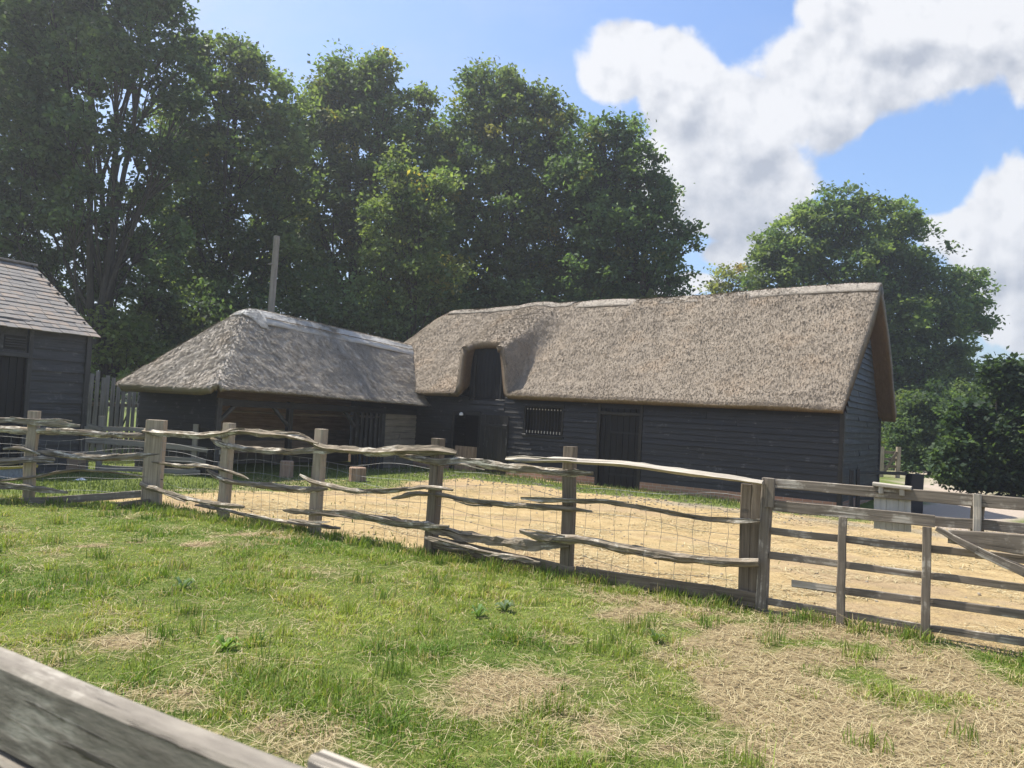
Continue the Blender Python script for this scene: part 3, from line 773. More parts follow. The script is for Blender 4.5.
for i in range(11):
    z = -.35+.2*i
    if z > 1.55: break
    plank(mb, wp(sP, .03, z+.1), wp(WL+.15, .03, z+.1), .192, .03, seg=5, jit=.003)
mb.build('plank_wall', M_palewood, shed)
mb = MB()
sa_, _ = wfront(363, 420)
for i in range(5):
    x = sa_+i*(sP-sa_)/5+.08; plank(mb, wp(x, .10, -.3), wp(x, .10, 1.75), .12, .03, up=WX, seg=3)
mb.build('door', M_tar2, shed)
mb = MB(); plank(mb, wp(sP+.35, -.06, -.3), wp(sP+.75, -.02, 1.0), .07, .05, up=WX, seg=4, jit=.006)
tag(mb.build('leaning_plank', M_palewood), 'thin plank leaning on the pale boarded wall between open shed and barn', 'plank')
# manger and things inside
mg = thing('manger', wp(4.2, WW-.75, 0), 'long brown feed manger standing inside the open shed', 'manger')
mb = MB(); plank(mb, wp(1.5, WW-.9, .55), wp(sP-.6, WW-.9, .50), .34, .04, seg=9); mb.build('front_board', M_brownwood, mg)
mb = MB(); plank(mb, wp(1.5, WW-.65, .38), wp(sP-.6, WW-.65, .33), .5, .03, up=WY, seg=9); mb.build('bottom_board', M_brownwood, mg)
for s in (1.8, 4, 6):
    m_ = MB(); plank(m_, wp(s, WW-.7, -.1), wp(s, WW-.7, .38), .12, .12, up=WX); m_.build('leg', M_postd, mg)
for i, (px, py, w_) in enumerate(((286, 474, .34), (357, 478, .42), (316, 474, .26))):
    b = atz(px, py+4, -.02); mb = MB(); h_ = .42-.06*i
    n = 12; V = []; 
    ring = [(math.cos(2*math.pi*k/n)*w_/2*(1+random.uniform(-.06, .06)), math.sin(2*math.pi*k/n)*w_/2*(1+random.uniform(-.06, .06))) for k in range(n)]
    pts = [b+ZV*z for z in (-.05, h_*.5, h_-.02, h_)]
    tube(mb, pts, [w_*.52, w_*.49, w_*.5, w_*.46], 12)
    tag(mb.build('log_block', M_brownwood), ('pale upright log block inside the shed below its middle post', 'widest of the three log blocks in front of the shed opening, furthest right', 'smallest log block, between the two larger ones by the shed')[i], 'log block', 'log blocks in the open shed')

# =================================================================== tiled shed at the left
QP = R(24); QX = np.array([math.sin(QP), math.cos(QP), 0.]); QY = np.array([-math.cos(QP), math.sin(QP), 0.])
QC = atz(79, 471, 0); QC = QC*np.array([1, 1, 0])
_t = atpl(95, 334, QC, QY); QE = _t[2]; 
print('tiled shed', QC, 'eave', QE, 'top s', (_t-QC)@QX)
def qp(s, t, z): return QC+QX*s+QY*t+ZV*z
QL, QW = 9.0, 4.6
ts = thing('tiled_shed', QC, 'dark weatherboarded shed with a stone-tiled roof at the left edge', 'shed')
def qfront(px, py):
    P = atpl(px, py, QC, QY); return (P-QC)@QX, P[2]
d_r, _ = qfront(22, 420); _, d_top = qfront(10, 355); _, v0 = qfront(14, 352); _, v1 = qfront(14, 336)
print('shed door edge', d_r, d_top, v0, v1)
dop = (d_r-2.2, d_r, -.3, d_top)
mb = MB(); clad(mb, qp(-QL, 0, 0), QX, -QY, QL, -.1, QE+.05, [(dop[0]+QL, dop[1]+QL, -.3, d_top), (QL+d_r-1.3, QL+d_r+.02, v0-.1, QE+.1)], bh=.235)
plank(mb, qp(-.02, -.05, -.1), qp(-.02, -.05, QE), .13, .05, up=QX, seg=4)
mb.build('wall', M_tar2, ts)
HR = 1.64
mb = MB(); clad(mb, qp(0, 0, 0), QY, QX, QW, -.1, QE+HR, (), bh=.235, lim=lambda z: ((0, QW) if z < QE else ((z-QE)/HR*QW/2, QW-(z-QE)/HR*QW/2)))
mb.build('wall', M_tar2, ts)
mb = MB(); clad(mb, qp(-QL, QW, 0), QX, QY, QL, -.1, QE, bh=.3); mb.build('wall', M_tar2, ts)
mb = MB(); clad(mb, qp(-QL, 0, 0), QY, -QX, QW, -.1, QE, bh=.3); mb.build('wall', M_tar2, ts)
mb = MB(); n = 13
for i in range(n): 
    x = dop[0]+(i+.5)*2.2/n; plank(mb, qp(x, .06, -.1), qp(x, .06, d_top), 2.2/n-.01, .03, up=QX, seg=2, jit=.001)
sd_ = mb.build('door', M_door, ts)
mb = MB(); plank(mb, qp(d_r+.04, -.03, -.1), qp(d_r+.04, -.03, QE), .10, .06, up=QX); plank(mb, qp(d_r-2.3, -.03, d_top+.02), qp(d_r, -.03, d_top+.02), .10, .06); mb.build('door_frame', M_tar2, sd_)
mb = MB()
quadbox(mb, qp(d_r-.65, .02, (v0+QE)/2), QX*.66, QY*.012, ZV*((QE-v0)/2+.1))
for c in (d_r-.28, d_r-.82):
    for k in range(4):
        z = v0+.12+k*(v1-v0-.12)/4
        plank(mb, qp(c-.22, -.01, z), qp(c+.22, -.01, z), .03, .03, up=(0, 0, 1), seg=1, jit=0)
mb.build('vent', M_tar2, ts)
mb = MB()
for c in (d_r-.28, d_r-.82):
    quadbox(mb, qp(c, .005, v0+.12+(v1-v0-.12)*.38), QX*.23, QY*.004, ZV*(v1-v0)*.45)
mb.build('vent_shade', M_darkin, ts)  # solid near-black patches painted as the shade between the vent slats
# tiled roof in courses of separate stone tiles
mb = MB(); rs = math.hypot(QW/2+.25, HR*(1+.25/(QW/2))); nc = 17
for sidei in (0, 1):
    e0 = qp(.12, -.22, QE-.09) if sidei == 0 else qp(.12, QW+.22, QE-.09)
    rt = qp(.12, QW/2, QE+HR)
    dn = nrm(e0-rt); nn_ = nrm(np.cross(QX, dn)); nn_ = nn_ if nn_[2] > 0 else -nn_
    Ls = np.linalg.norm(e0-rt); ch_ = Ls/nc
    for r_ in range(nc):
        x = 0
        while x < QL+.4:
            w_ = random.uniform(.18, .42)*(1.25-.5*r_/nc) if sidei == 0 else 1.2
            a = rt-QX*x+dn*(r_*ch_-.04); b_ = a-QX*(w_-.008); j = random.uniform(-.012, .012); lf = .022+random.uniform(-.005, .008)
            c_ = b_+dn*(ch_+.05+j); d_ = a+dn*(ch_+.05+j); g0 = random.uniform(0, 90)
            V = [a+nn_*.005, b_+nn_*.005, c_+nn_*lf, d_+nn_*lf, a-nn_*.02, b_-nn_*.02, c_+nn_*(lf-.02), d_+nn_*(lf-.02)]
            G = [(g0+p[0], p[1], p[2]) for p in [(0, 0, 0), (w_, 0, 0), (w_, .3, 0), (0, .3, 0)]*2]
            mb.add(V, [(0, 1, 2, 3), (3, 2, 6, 7), (0, 3, 7, 4), (1, 5, 6, 2), (4, 7, 6, 5)], G)
            x += w_
qroof = mb.build('roof', M_slate, ts)
mb = MB(); 
for k in range(20): plank(mb, qp(.14-k*.47, QW/2, QE+HR+.03), qp(.14-(k+1)*.47+.01, QW/2, QE+HR+.03), .2, .05, up=QY, seg=1, jit=.003)
mb.build('ridge_tiles', M_slate, qroof)

# =================================================================== paling fence between the sheds
pf = None
Pa = aty(88, 440, 20.5); Pb = aty(140, 450, 22.0); Pa[2] = Pb[2] = 0
pf = thing('paling_fence', (Pa+Pb)/2, 'tall grey paling fence closing the gap between the tiled shed and the open shed', 'fence')
dd = nrm(Pb-Pa); Lp = np.linalg.norm(Pb-Pa)+.6; n = int(Lp/.17)
for i in range(n):
    h_ = 2.0+random.uniform(-.06, .10)+.35*(1-i/n); b = Pa+dd*(i*.17-.2); m_ = MB(); lean = dd*random.uniform(-.02, .02)
    plank(m_, b-ZV*.3, b+ZV*h_+lean, .115, .025, up=dd, seg=3, jit=.004); m_.build('pale', M_pale, pf)
for z in (.5, 1.5):
    m_ = MB(); plank(m_, Pa-dd*.3+ZV*z+np.array([0, .05, 0]), Pb+dd*.3+ZV*z+np.array([0, .05, 0]), .09, .05); m_.build('rail', M_postd, pf)

# =================================================================== pole behind the open shed
b = aty(271, 312, 25.5); t_ = aty(277, 236, 25.5); ax_ = nrm(t_-b)
mb = MB(); g0 = b-ax_*(b[2]/ax_[2]+.4)
tube(mb, [g0, (g0+t_)/2, t_-ax_*.03, t_], [.12, .115, .105, .095], 12)
pl = thing('utility_pole', (g0[0], g0[1], 0), 'bare grey timber pole rising behind the open shed roof', 'pole')
mb.build('pole', M_pole, pl)
mb = MB(); q_ = aty(274, 264, 25.4); tube(mb, [q_-cR*.2, q_+cR*.02], .025, 6); mb.build('bracket', M_pole, pl)

# =================================================================== cleft rail fences
def fplane(px, py, A, B_, off=0.0):
    """point on the vertical plane of a fence line A-B, off metres towards the camera"""
    d = nrm(np.array([B_[0]-A[0], B_[1]-A[1], 0])); n = np.array([-d[1], d[0], 0]); 
    if n[1] > 0: n = -n
    return atpl(px, py, np.array([A[0], A[1], 0])+n*off, n)
def post_at(parent, px_top, py_top, px_bot, w, t, A, B_, mat, name='post', seg=6, jit=.004, off=0, round_top=False):
    T = fplane(px_top, py_top, A, B_, off); x, y = T[0], T[1]
    Bt = fplane(px_bot, py_top+90, A, B_, off)
    lean = (Bt[:2]-T[:2])
    zb_ = H1(x, y)-.35; k = (T[2]-zb_)/max(.3, T[2]-Bt[2])
    base = np.array([x+lean[0]*k*.6, y+lean[1]*k*.6, zb_]); d = nrm([B_[0]-A[0], B_[1]-A[1], 0])
    m_ = MB(); plank(m_, base, T, w, t, up=d, seg=seg, jit=jit, ch=.014)
    return m_.build(name, mat, parent)
fa = thing('riven_rail_fence', ((F0+F1)/2).tolist()+[.33], 'riven chestnut rail and wire fence running from the thick corner post to the gate', 'fence')
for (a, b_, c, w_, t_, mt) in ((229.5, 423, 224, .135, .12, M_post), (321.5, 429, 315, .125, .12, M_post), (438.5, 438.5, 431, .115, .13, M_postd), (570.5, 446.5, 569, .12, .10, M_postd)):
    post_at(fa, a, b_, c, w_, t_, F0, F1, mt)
for (a, b_, c, w_) in ((747.2, 484, 745.5, .10), (757.5, 483, 755.5, .095)):
    post_at(fa, a, b_, c, w_, .05, F0, F1, M_postd, 'straining_post', off=-.02, jit=.002)
def rail(parent, px, w=.075, t=.06, off=.09, A=F0, B_=F1, t0=.5, t1=.5, mat=M_rail, jit=.16):
    m_ = MB(); pts = [fplane(x, y, A, B_, off+.02*math.sin(i*1.3)) for i, (x, y) in enumerate(px)]
    cleft(m_, pts, w, t, t0, t1, jit)
    Lr = np.linalg.norm(np.diff(np.array(pts), axis=0), axis=1); cs = np.concatenate([[0], np.cumsum(Lr)])
    if cs[-1] > .8:
        for _ in range(2):
            a0 = random.uniform(0, .6)*cs[-1]; a1 = min(cs[-1], a0+random.uniform(.35, .8)); q_ = np.linspace(a0, a1, 6); oz = random.choice((-1, 1))*random.uniform(.22, .42)*w; oy = random.uniform(.2, .55)*t
            nn = nrm(np.cross(np.array(pts[-1])-np.array(pts[0]), ZV)); nn = nn if nn[1] < 0 else -nn
            sp_ = [np.array([np.interp(v, cs, np.array(pts)[:, i]) for i in range(3)])+ZV*oz*(1+.5*math.sin(v*7))+nn*oy for v in q_]
            cleft(m_, sp_, w*.34, t*.4, .42, .42, .25)
    return m_.build('rail', mat, parent, smooth=False)
R_ = lambda *a, **k: rail(fa, *a, **k)
R_([(144, 431), (160, 433.5), (175, 434), (205, 436), (225, 434), (237, 431), (255, 433), (285, 435), (305, 438), (322, 447), (345, 450), (375, 452.5), (410, 450), (440, 450.5), (457, 453)], w=.10, off=.10, t0=.9, t1=.2)
R_([(211, 438), (221, 444), (248, 449), (270, 450.6), (289, 452), (308, 450.6), (328, 450.5), (350, 447)], w=.085, off=.03, t1=.2)
R_([(286, 436.5), (303, 439), (318, 443.5)], w=.04, off=.13, t0=.2, t1=.2)
R_([(400, 456), (437, 463), (467, 461.5), (511, 468.5), (548, 471.6), (571, 474), (593, 473.4)], w=.085, off=.05, t1=.2, jit=.2)
R_([(506, 459), (567, 460.5), (623, 463.5), (689, 473), (734, 478), (763, 483)], w=.062, t=.085, off=.10, t1=1, mat=M_white, jit=.08)
R_([(152, 462), (180, 466), (205, 465), (222, 469), (240, 475), (249, 479)], w=.05, t1=.2)
R_([(207, 470), (215, 476), (228, 481.5), (250, 484), (280, 487), (305, 490), (327, 489)], w=.075, off=.05, t0=.3, t1=.3)
R_([(300, 475), (311, 481), (333, 487.5), (360, 491.6), (388, 492.4), (407, 489), (426, 487), (453, 490)], w=.062, off=.11, t0=.3, t1=.2)
R_([(392, 499), (418, 493.5), (441, 495), (474, 502), (511, 505), (548, 508), (571, 509), (592, 512)], w=.062, off=.03, t0=.4, t1=.2)
R_([(521, 497.5), (567, 500), (604, 500.5), (637, 506), (678, 513.5), (715, 519), (760, 520.5)], w=.058, off=.08, t0=.3, t1=.5)
R_([(141, 484), (150, 487), (167, 492), (180, 497), (203, 501.6), (219, 504), (244, 507)], w=.095, off=.14, t0=1, t1=.2, jit=.22)
R_([(195, 505), (225, 510), (260, 518), (300, 524), (340, 528)], w=.05, off=.10, t0=.3, t1=.3)
R_([(283, 510), (303, 511.5), (344, 513.5), (377, 519), (399, 524), (426, 526), (449, 526)], w=.075, off=.12, t0=.15, t1=.2, mat=M_rail)
R_([(289, 519), (308, 522), (330, 522)], w=.05, off=.16, t0=.3, t1=.3)
R_([(370, 519), (400, 523), (430, 527), (456, 536), (497, 541.5), (530, 546), (568, 545)], w=.115, off=.06, t0=.3, t1=.4, jit=.28)
R_([(425, 538), (460, 547), (500, 556), (540, 562)], w=.075, off=.13, t0=.3, t1=.3, jit=.25)
R_([(520, 531), (548, 537.5), (574, 538), (604, 543.5), (637, 549.5), (678, 557), (715, 560), (759, 562)], w=.085, off=.10, t0=.3, t1=1, jit=.14)
def board(parent, pts, w, A, B_, off, mat, t=.022, name='gravel_board'):
    m_ = MB(); Q = [fplane(x, y, A, B_, off) for x, y in pts]
    for a, b_ in zip(Q[:-1], Q[1:]): plank(m_, a, b_, w, t, seg=4, jit=.002)
    return m_.build(name, mat, parent)
board(fa, [(430, 541), (500, 557), (574, 573)], .13, F0, F1, .03, M_postd)
board(fa, [(576, 573), (650, 584), (715, 593), (760, 601)], .13, F0, F1, .03, M_postd)

fb_ = thing('riven_rail_fence', (F2[0], F2[1], .33), 'riven rail and wire fence from the left picture edge to the thick corner post', 'fence')
post_at(fb_, 34.5, 411, 29, .125, .12, F1, F2, M_post, jit=.006)
post_at(fb_, 157, 420, 151, .24, .17, F1, F2, M_post, 'corner_post', jit=.004)
L_ = lambda px, **k: rail(fb_, px, A=F1, B_=F2, **k)
L_([(-25, 417), (0, 420), (16, 420.5), (31, 422), (47, 423), (62, 424.5), (80, 426)], w=.11, off=.10, t0=1, t1=.1)
L_([(-20, 427), (0, 429), (23, 430.5), (47, 431), (62, 431.5), (78, 432), (102, 434), (130, 435.5), (158, 436)], w=.09, off=.03, t0=1, t1=.3)
L_([(3, 449), (17, 447.6), (31, 451.6), (40, 455)], w=.07, off=.12, t0=.1, t1=.3)
L_([(36, 451), (47, 453), (66, 456), (81, 458), (102, 458.6), (130, 456.5), (160, 454)], w=.085, off=.05, t0=.4, t1=.2)
L_([(-20, 462), (0, 461.5), (23, 460), (38, 459.5), (55, 459.5)], w=.085, off=.13, t0=1, t1=.2)
L_([(-20, 482), (0, 481), (23, 478.5), (41, 476), (55, 472.6), (78, 470), (109, 472), (130, 474), (163, 480)], w=.045, off=.06, t0=1, t1=.2)
L_([(-20, 483), (0, 485), (23, 487.5), (47, 491), (68, 492.5)], w=.085, off=.12, t0=1, t1=.2)
board(fb_, [(-30, 503), (40, 501), (100, 497), (152, 493)], .10, F1, F2, .06, M_gate)
board(fb_, [(60, 510), (110, 506), (150, 502)], .09, F1, F2, .12, M_postd)
b_ = atz(74, 505, .33)
# woven wire
def wire(parent, A, B_, px0, px1, zt, zb0, off, rows=6):
    m_ = MB(); d = nrm([B_[0]-A[0], B_[1]-A[1], 0]); P0 = fplane(px0, 470, A, B_, off); P1 = fplane(px1, 470, A, B_, off); Lw = np.linalg.norm((P1-P0)[:2]); d = nrm([(P1-P0)[0], (P1-P0)[1], 0])
    zs = [zb0+(zt-zb0)*(k/(rows-1))**.85 for k in range(rows)]
    def Q(x, k): 
        gz = .33; sag = .03*math.sin(x*2.2+k*1.7)+.018*math.sin(x*5.1+k)-.035*math.sin(math.pi*((x/1.9) % 1))*(k/rows)
        return np.array([P0[0], P0[1], 0])+d*(x+.012*math.sin(k*2+x*9))+ZV*(gz+zs[k]+sag)
    for k in range(rows): tube(m_, [Q(x, k) for x in np.arange(0, Lw, .12)], .0021, 3, cap=False)
    for x in np.arange(.05, Lw, .15): tube(m_, [Q(x, k) for k in range(rows)], .0018, 3, cap=False)
    return m_.build('wire_mesh', M_wire, parent)
wire(fa, F0, F1, 158, 742, .92, .02, .015, 7)
wire(fb_, F1, F2, -20, 148, .9, .02, .015, 7)

# =================================================================== gate, hurdle and post-and-rail fence at the right
G0, G1 = F0, FG
gp = thing('gate_post', (F0[0], F0[1], .33), 'squared grey gate post where the riven fence meets the hurdle', 'post')
m_ = MB(); T = fplane(768.2, 478, G0, G1, .0); B0 = np.array([T[0], T[1], H1(T[0], T[1])-.4]); plank(m_, B0-np.array([.015, 0, 0]), T, .085, .10, up=np.array([GD[0], GD[1], 0]), seg=5, jit=.002, ch=.008); m_.build('post', M_gate, gp)
m_ = MB(); plank(m_, fplane(769.5, 507, G0, G1, .065), fplane(770.5, 478.5, G0, G1, .065), .075, .03, up=np.array([GD[0], GD[1], 0]), seg=2, jit=.001); m_.build('cleat', M_gate, gp)
hd = thing('hurdle', (FG[0], FG[1], .33), 'grey timber hurdle of five rails and two uprights, right of the gate post', 'hurdle')
def grail(parent, p, off, A=G0, B_=G1, mat=M_gate, t=.022, name='rail'):
    """p: list of (x, ytop, ybottom)"""
    m_ = MB()
    for (x0, a0, b0), (x1, a1, b1) in zip(p[:-1], p[1:]):
        P, Q = fplane(x0, (a0+b0)/2, A, B_, off), fplane(x1, (a1+b1)/2, A, B_, off)
        w = (fplane(x0, a0, A, B_, off)-fplane(x0, b0, A, B_, off))[2]; w1 = (fplane(x1, a1, A, B_, off)-fplane(x1, b1, A, B_, off))[2]
        plank(m_, P, Q, abs(w), t, seg=5, jit=.0018, ch=.004, taper=max(.5, min(1.6, w1/w)))
    return m_.build(name, mat, parent)
grail(hd, [(772, 500, 511), (935, 515, 527)], .045)
grail(hd, [(771, 527.5, 534.5), (975, 550, 558), (1110, 565, 574)], .02)
grail(hd, [(769.6, 551, 558.5), (921, 571, 578), (1110, 594, 603)], .02)
g_ = grail(hd, [(792, 580, 587), (1110, 621, 631)], .02)
grail(hd, [(768, 598, 605), (919, 623, 629.5), (1110, 650, 660)], .02)
m_ = MB(); P, Q = fplane(791.5, 583.2, G0, G1, .034), fplane(836, 589, G0, G1, .034); plank(m_, P, Q, .055, .006, seg=3, jit=.001, ch=.002); o_ = m_.build('rail_end', M_white, hd); o_['label'] = 'bleached cut end of the fourth rail'
for (a, at_, bx, bb) in ((843, 517, 840, 628), (927.6, 527, 925, 640), (1062, 540, 1060, 664)):
    m_ = MB(); T = fplane(a, at_, G0, G1, .065); Bt = fplane(bx, bb, G0, G1, .065); Bt[2] = min(Bt[2], H1(Bt[0], Bt[1])-.02)
    plank(m_, Bt, T, .062, .035, up=np.array([GD[0], GD[1], 0]), seg=5, jit=.002, ch=.005); m_.build('upright', M_gate, hd)
pr = thing('post_and_rail_fence', (FG[0]+.1, FG[1]+.15, .33), 'plain post and rail fence behind the hurdle, carrying the hanging board', 'fence')
grail(pr, [(773, 478.5, 487.5), (972, 494, 506.5), (1110, 505, 518)], -.03, t=.03)
grail(pr, [(935, 516, 526), (1024, 523, 534), (1110, 530, 543)], -.03, t=.03)
m_ = MB(); plank(m_, fplane(977, 531.6, G0, G1, .0), fplane(977.4, 494, G0, G1, .0), .055, .03, up=np.array([GD[0], GD[1], 0]), seg=3, jit=.002); m_.build('cleat', M_white, pr)
for px in (978, 1120):
    m_ = MB(); T = fplane(px, 496+(px-978)*.1, G0, G1, -.09); plank(m_, np.array([T[0], T[1], H1(T[0], T[1])-.3 if px > 1024 else T[2]-.32]), T, .09, .08, up=np.array([GD[0], GD[1], 0]), seg=4); m_.build('post', M_gate, pr)
gt = thing('field_gate', tuple(fplane(1060, 600, G0, G1, .09)[:2])+(.33,), 'grey gate leaf with a broad top board and diagonal brace at the right edge', 'gate')
grail(gt, [(948, 529.5, 543), (1024, 535, 555.7), (1130, 543, 568)], .10, name='top_board')
grail(gt, [(936, 526, 531), (976, 546, 554), (1024, 568, 577), (1130, 616, 628)], .13, name='brace')
grail(gt, [(1000, 556, 560), (1130, 606, 611)], .10, name='brace')
m_ = MB(); T = fplane(1125, 535, G0, G1, .12); plank(m_, np.array([T[0], T[1], .1]), T, .09, .07, up=np.array([GD[0], GD[1], 0]), seg=4); m_.build('gate_stile', M_gate, gt)
# hanging board
sb = thing('hanging_board', tuple(fplane(892, 530, G0, G1, 0)[:3]), 'blank bleached board hooked over the top rail of the fence', 'board')
m_ = MB(); P, Q = fplane(873, 484, G0, G1, -.02), fplane(911.5, 488.5, G0, G1, -.02); plank(m_, P, Q, .085, .03, up=np.array([-GD[1], GD[0], 0]), seg=2, jit=.001); m_.build('ledge', M_white, sb)
for x, y in ((881, 489.5), (902, 491.5)):
    m_ = MB(); plank(m_, fplane(x, y+4, G0, G1, .0), fplane(x, y-4.5, G0, G1, .0), .036, .03, up=np.array([GD[0], GD[1], 0]), seg=1, jit=0); m_.build('hook', M_white, sb)
m_ = MB()
for k in range(6):
    x = 873.7+37.4*(k+.5)/6; y0, y1 = 497+.08*(x-873), 528.5+.10*(x-873); ww = np.linalg.norm(fplane(880, 510, G0, G1, 0)-fplane(880+37.4/6, 510.7, G0, G1, 0))
    plank(m_, fplane(x, y1+random.uniform(-.4, .4), G0, G1, -.055), fplane(x, y0, G0, G1, -.055), ww*.985, .018, up=np.array([GD[0], GD[1], 0]), seg=2, jit=.001, ch=.003)
m_.build('panel', M_board, sb)

# dark posts and rail by the gable
dg = thing('black_gate', (9.0, 18.0, 0), 'small black timber gate beside the gable end of the barn', 'gate')
for (px, y0, y1, Y) in ((851.5, 470, 513, 17.6), (858, 469, 514, 17.8)):
    m_ = MB(); B0 = aty(px-.5, y1, Y); T = aty(px, y0, Y); B0[2] = min(B0[2], 0); plank(m_, B0, T, .08, .07, up=(1, 0, 0), seg=2); m_.build('post', M_black, dg)
for z in (.35, .65, .95):
    m_ = MB(); A_ = aty(858, 480, 17.8); B2 = aty(906, 480, 18.4); A_[2] = B2[2] = z; plank(m_, A_, B2, .07, .03, seg=2); m_.build('rail', M_black, dg)
m_ = MB(); T = aty(914.5, 474, 18.6); B0 = np.array([T[0], T[1], -.3]); plank(m_, B0, T, .32, .30, up=(1, 0, 0), seg=3, jit=.006, ch=.02)
tag(m_.build('bollard_post', M_black), 'thick black timber post standing by the lane right of the barn gable', 'post')
# gates at the back of the lane
lg = thing('lane_gate', aty(893, 478, 33)*np.array([1, 1, 0]), 'grey timber gate in the hedge behind the barn gable, with a diagonal brace', 'gate')
for px in (882, 898.5):
    m_ = MB(); T = aty(px, 447, 33); plank(m_, np.array([T[0], T[1], -.3]), T, .16, .14, up=(1, 0, 0)); m_.build('post', M_post, lg)
for y in (453, 460, 467, 474):
    m_ = MB(); plank(m_, aty(882, y-1, 33), aty(898, y, 33), .12, .04, seg=1); m_.build('rail', M_postd, lg)
m_ = MB(); plank(m_, aty(883, 474, 32.95), aty(897, 452, 32.95), .12, .04, seg=1); m_.build('brace', M_postd, lg)
lg = thing('lane_gate', aty(962, 478, 31)*np.array([1, 1, 0]), 'grey slatted gate half hidden in the dark hedge at the far end of the lane', 'gate')
for px in (955, 968):
    m_ = MB(); T = aty(px, 452, 36); plank(m_, np.array([T[0], T[1], -.3]), T, .18, .16, up=(1, 0, 0)); m_.build('post', M_post, lg)
for y in (457, 463, 469, 475):
    m_ = MB(); plank(m_, aty(955, y-1, 36), aty(968, y, 36), .13, .04, seg=1); m_.build('rail', M_postd, lg)

# =================================================================== fence inside the yard, at the left
yf = thing('yard_fence', atz(140, 474, .05), 'low grey post and rail fence inside the yard in front of the paling', 'fence')
YA, YB = atz(92, 470, .03)[:2], atz(200, 474, .03)[:2]
for (xt, yt, xb, w_) in ((102, 416, 97, .13), (88, 424, 85, .08), (196, 424, 192, .12)):
    post_at(yf, xt, yt, xb, w_, .10, YA, YB, M_pole, off=0)
for p in ([(60, 426, 431), (130, 427, 431), (196, 432, 437)], [(86, 437, 443), (104, 438, 444), (196, 446, 451), (221, 450, 455)], [(60, 450, 455), (196, 458, 463), (221, 462, 467)], [(100, 465, 470), (200, 470, 475)]):
    grail(yf, p, .07, YA, YB, M_pole, t=.04)
grail(yf, [(88, 423, 426), (102, 427, 432)], .1, YA, YB, M_pole)
# slab and block by the tiled shed
sl = thing('loading_slab', atz(5, 488, 0), 'pale slab with a yellow front edge lying before the tiled shed', 'slab')
A_ = atz(-20, 487, .0); B_q = atz(14, 482, .0); C_ = atz(-20, 472, 0)
mb = MB(); quadbox(mb, (A_+B_q)/2+ZV*.12+np.array([-.5, .4, 0]), (B_q-A_)/2*1.0+np.array([.2, 0, 0]), np.array([.15, .5, 0]), ZV*.12); mb.build('slab', M_slab, sl)
mb = MB(); e0 = (A_+B_q)/2+np.array([-.5, .4, .12])+(B_q-A_)/2+np.array([.2, 0, 0]); plank(mb, e0+np.array([-.17, -.52, .12]), e0+np.array([.17, .52, .12]), .06, .05); plank(mb, e0+np.array([-.17, -.52, .12]), e0+np.array([-1.6, -.50, .05]), .05, .05); mb.build('edge_strip', M_yellow, sl)
cb = thing('wooden_crate', atz(70, 470, 0), 'small orange-brown timber box at the corner of the tiled shed', 'crate')
cP = atz(70, 472, 0); 
for k in range(3):
    mb = MB(); plank(mb, cP+np.array([-.16, 0, .09+k*.14]), cP+np.array([.16, 0, .09+k*.14]), .13, .02); plank(mb, cP+np.array([-.16, .3, .09+k*.14]), cP+np.array([.16, .3, .09+k*.14]), .13, .02); plank(mb, cP+np.array([.17, 0, .09+k*.14]), cP+np.array([.17, .3, .09+k*.14]), .13, .02); plank(mb, cP+np.array([-.17, 0, .09+k*.14]), cP+np.array([-.17, .3, .09+k*.14]), .13, .02); mb.build('board', M_brownwood, cb)
P = atz(80, 481, .01); mb = MB(); V = [P+np.array(q) for q in ((-.11, -.04, .02), (.1, -.05, .03), (.12, .05, .025), (0, .07, .06), (-.1, .05, .03))]
mb.add(V+[v-ZV*.012 for v in V], [(0, 1, 2, 3, 4), (9, 8, 7, 6, 5), (0, 5, 6, 1), (1, 6, 7, 2), (2, 7, 8, 3), (3, 8, 9, 4), (4, 9, 5, 0)])
tag(mb.build('paper_scrap', M_paper), 'small white scrap lying on the shaded grass beyond the fence', 'litter')

# =================================================================== foreground rail
zt = EYE-.42
p0, p1 = atz(-14, 640, zt), atz(311, 768, zt); q0, q1 = atz(-14, 660, zt), atz(248, 768, zt)
fr = thing('near_rail', (-.6, .9, .33), 'blurred weathered grey rail crossing the bottom left corner close to the camera', 'rail')
d = nrm(p1-p0); mid0 = (p0+q0)/2; mid1 = (p1+q1)/2; wd = .050
sidev = np.cross(d, ZV)
nd = -sidev if sidev[1] > 0 else sidev
c0 = mid0-d*1.2-ZV*.045; c1 = mid1+d*.05-ZV*.045
wtop = abs((p0-q0)@nd)*.97; wtop1 = abs((p1-q1)@nd)
print('near rail top widths', wtop, wtop1)
mb = MB(); plank(mb, c0-ZV*.018, c1-ZV*.018+d*.6, .126, (wtop+wtop1)/2*1.05, seg=12, jit=.0012, ch=.007); mb.build('rail', M_fore, fr)
mb = MB(); plank(mb, c0-ZV*.135+nd*.012, c1-ZV*.13+d*.5+nd*.012, .10, .05, seg=10, jit=.002, ch=.006); mb.build('rail', M_fore, fr)
mb = MB(); a = atz(322, 752, zt-.03); b = atz(425, 790, zt-.03); a = a; dd2 = nrm(b-a); plank(mb, a+np.array([0, -.012, -.02]), b+dd2*.5+np.array([0, -.012, -.02]), .045, .034, seg=5, jit=.002, ch=.006, taper=1.0)
o_ = mb.build('rail_end', M_white, fr); o_['label'] = 'paler weathered end of the adjoining rail'
for s_ in (-1.0, 1.15):
    b = mid0+d*s_; mb = MB(); plank(mb, np.array([b[0], b[1], 0])+nd*.09, np.array([b[0], b[1], zt-.01])+nd*.09, .11, .09, up=d, seg=4); mb.build('post', M_fore, fr)

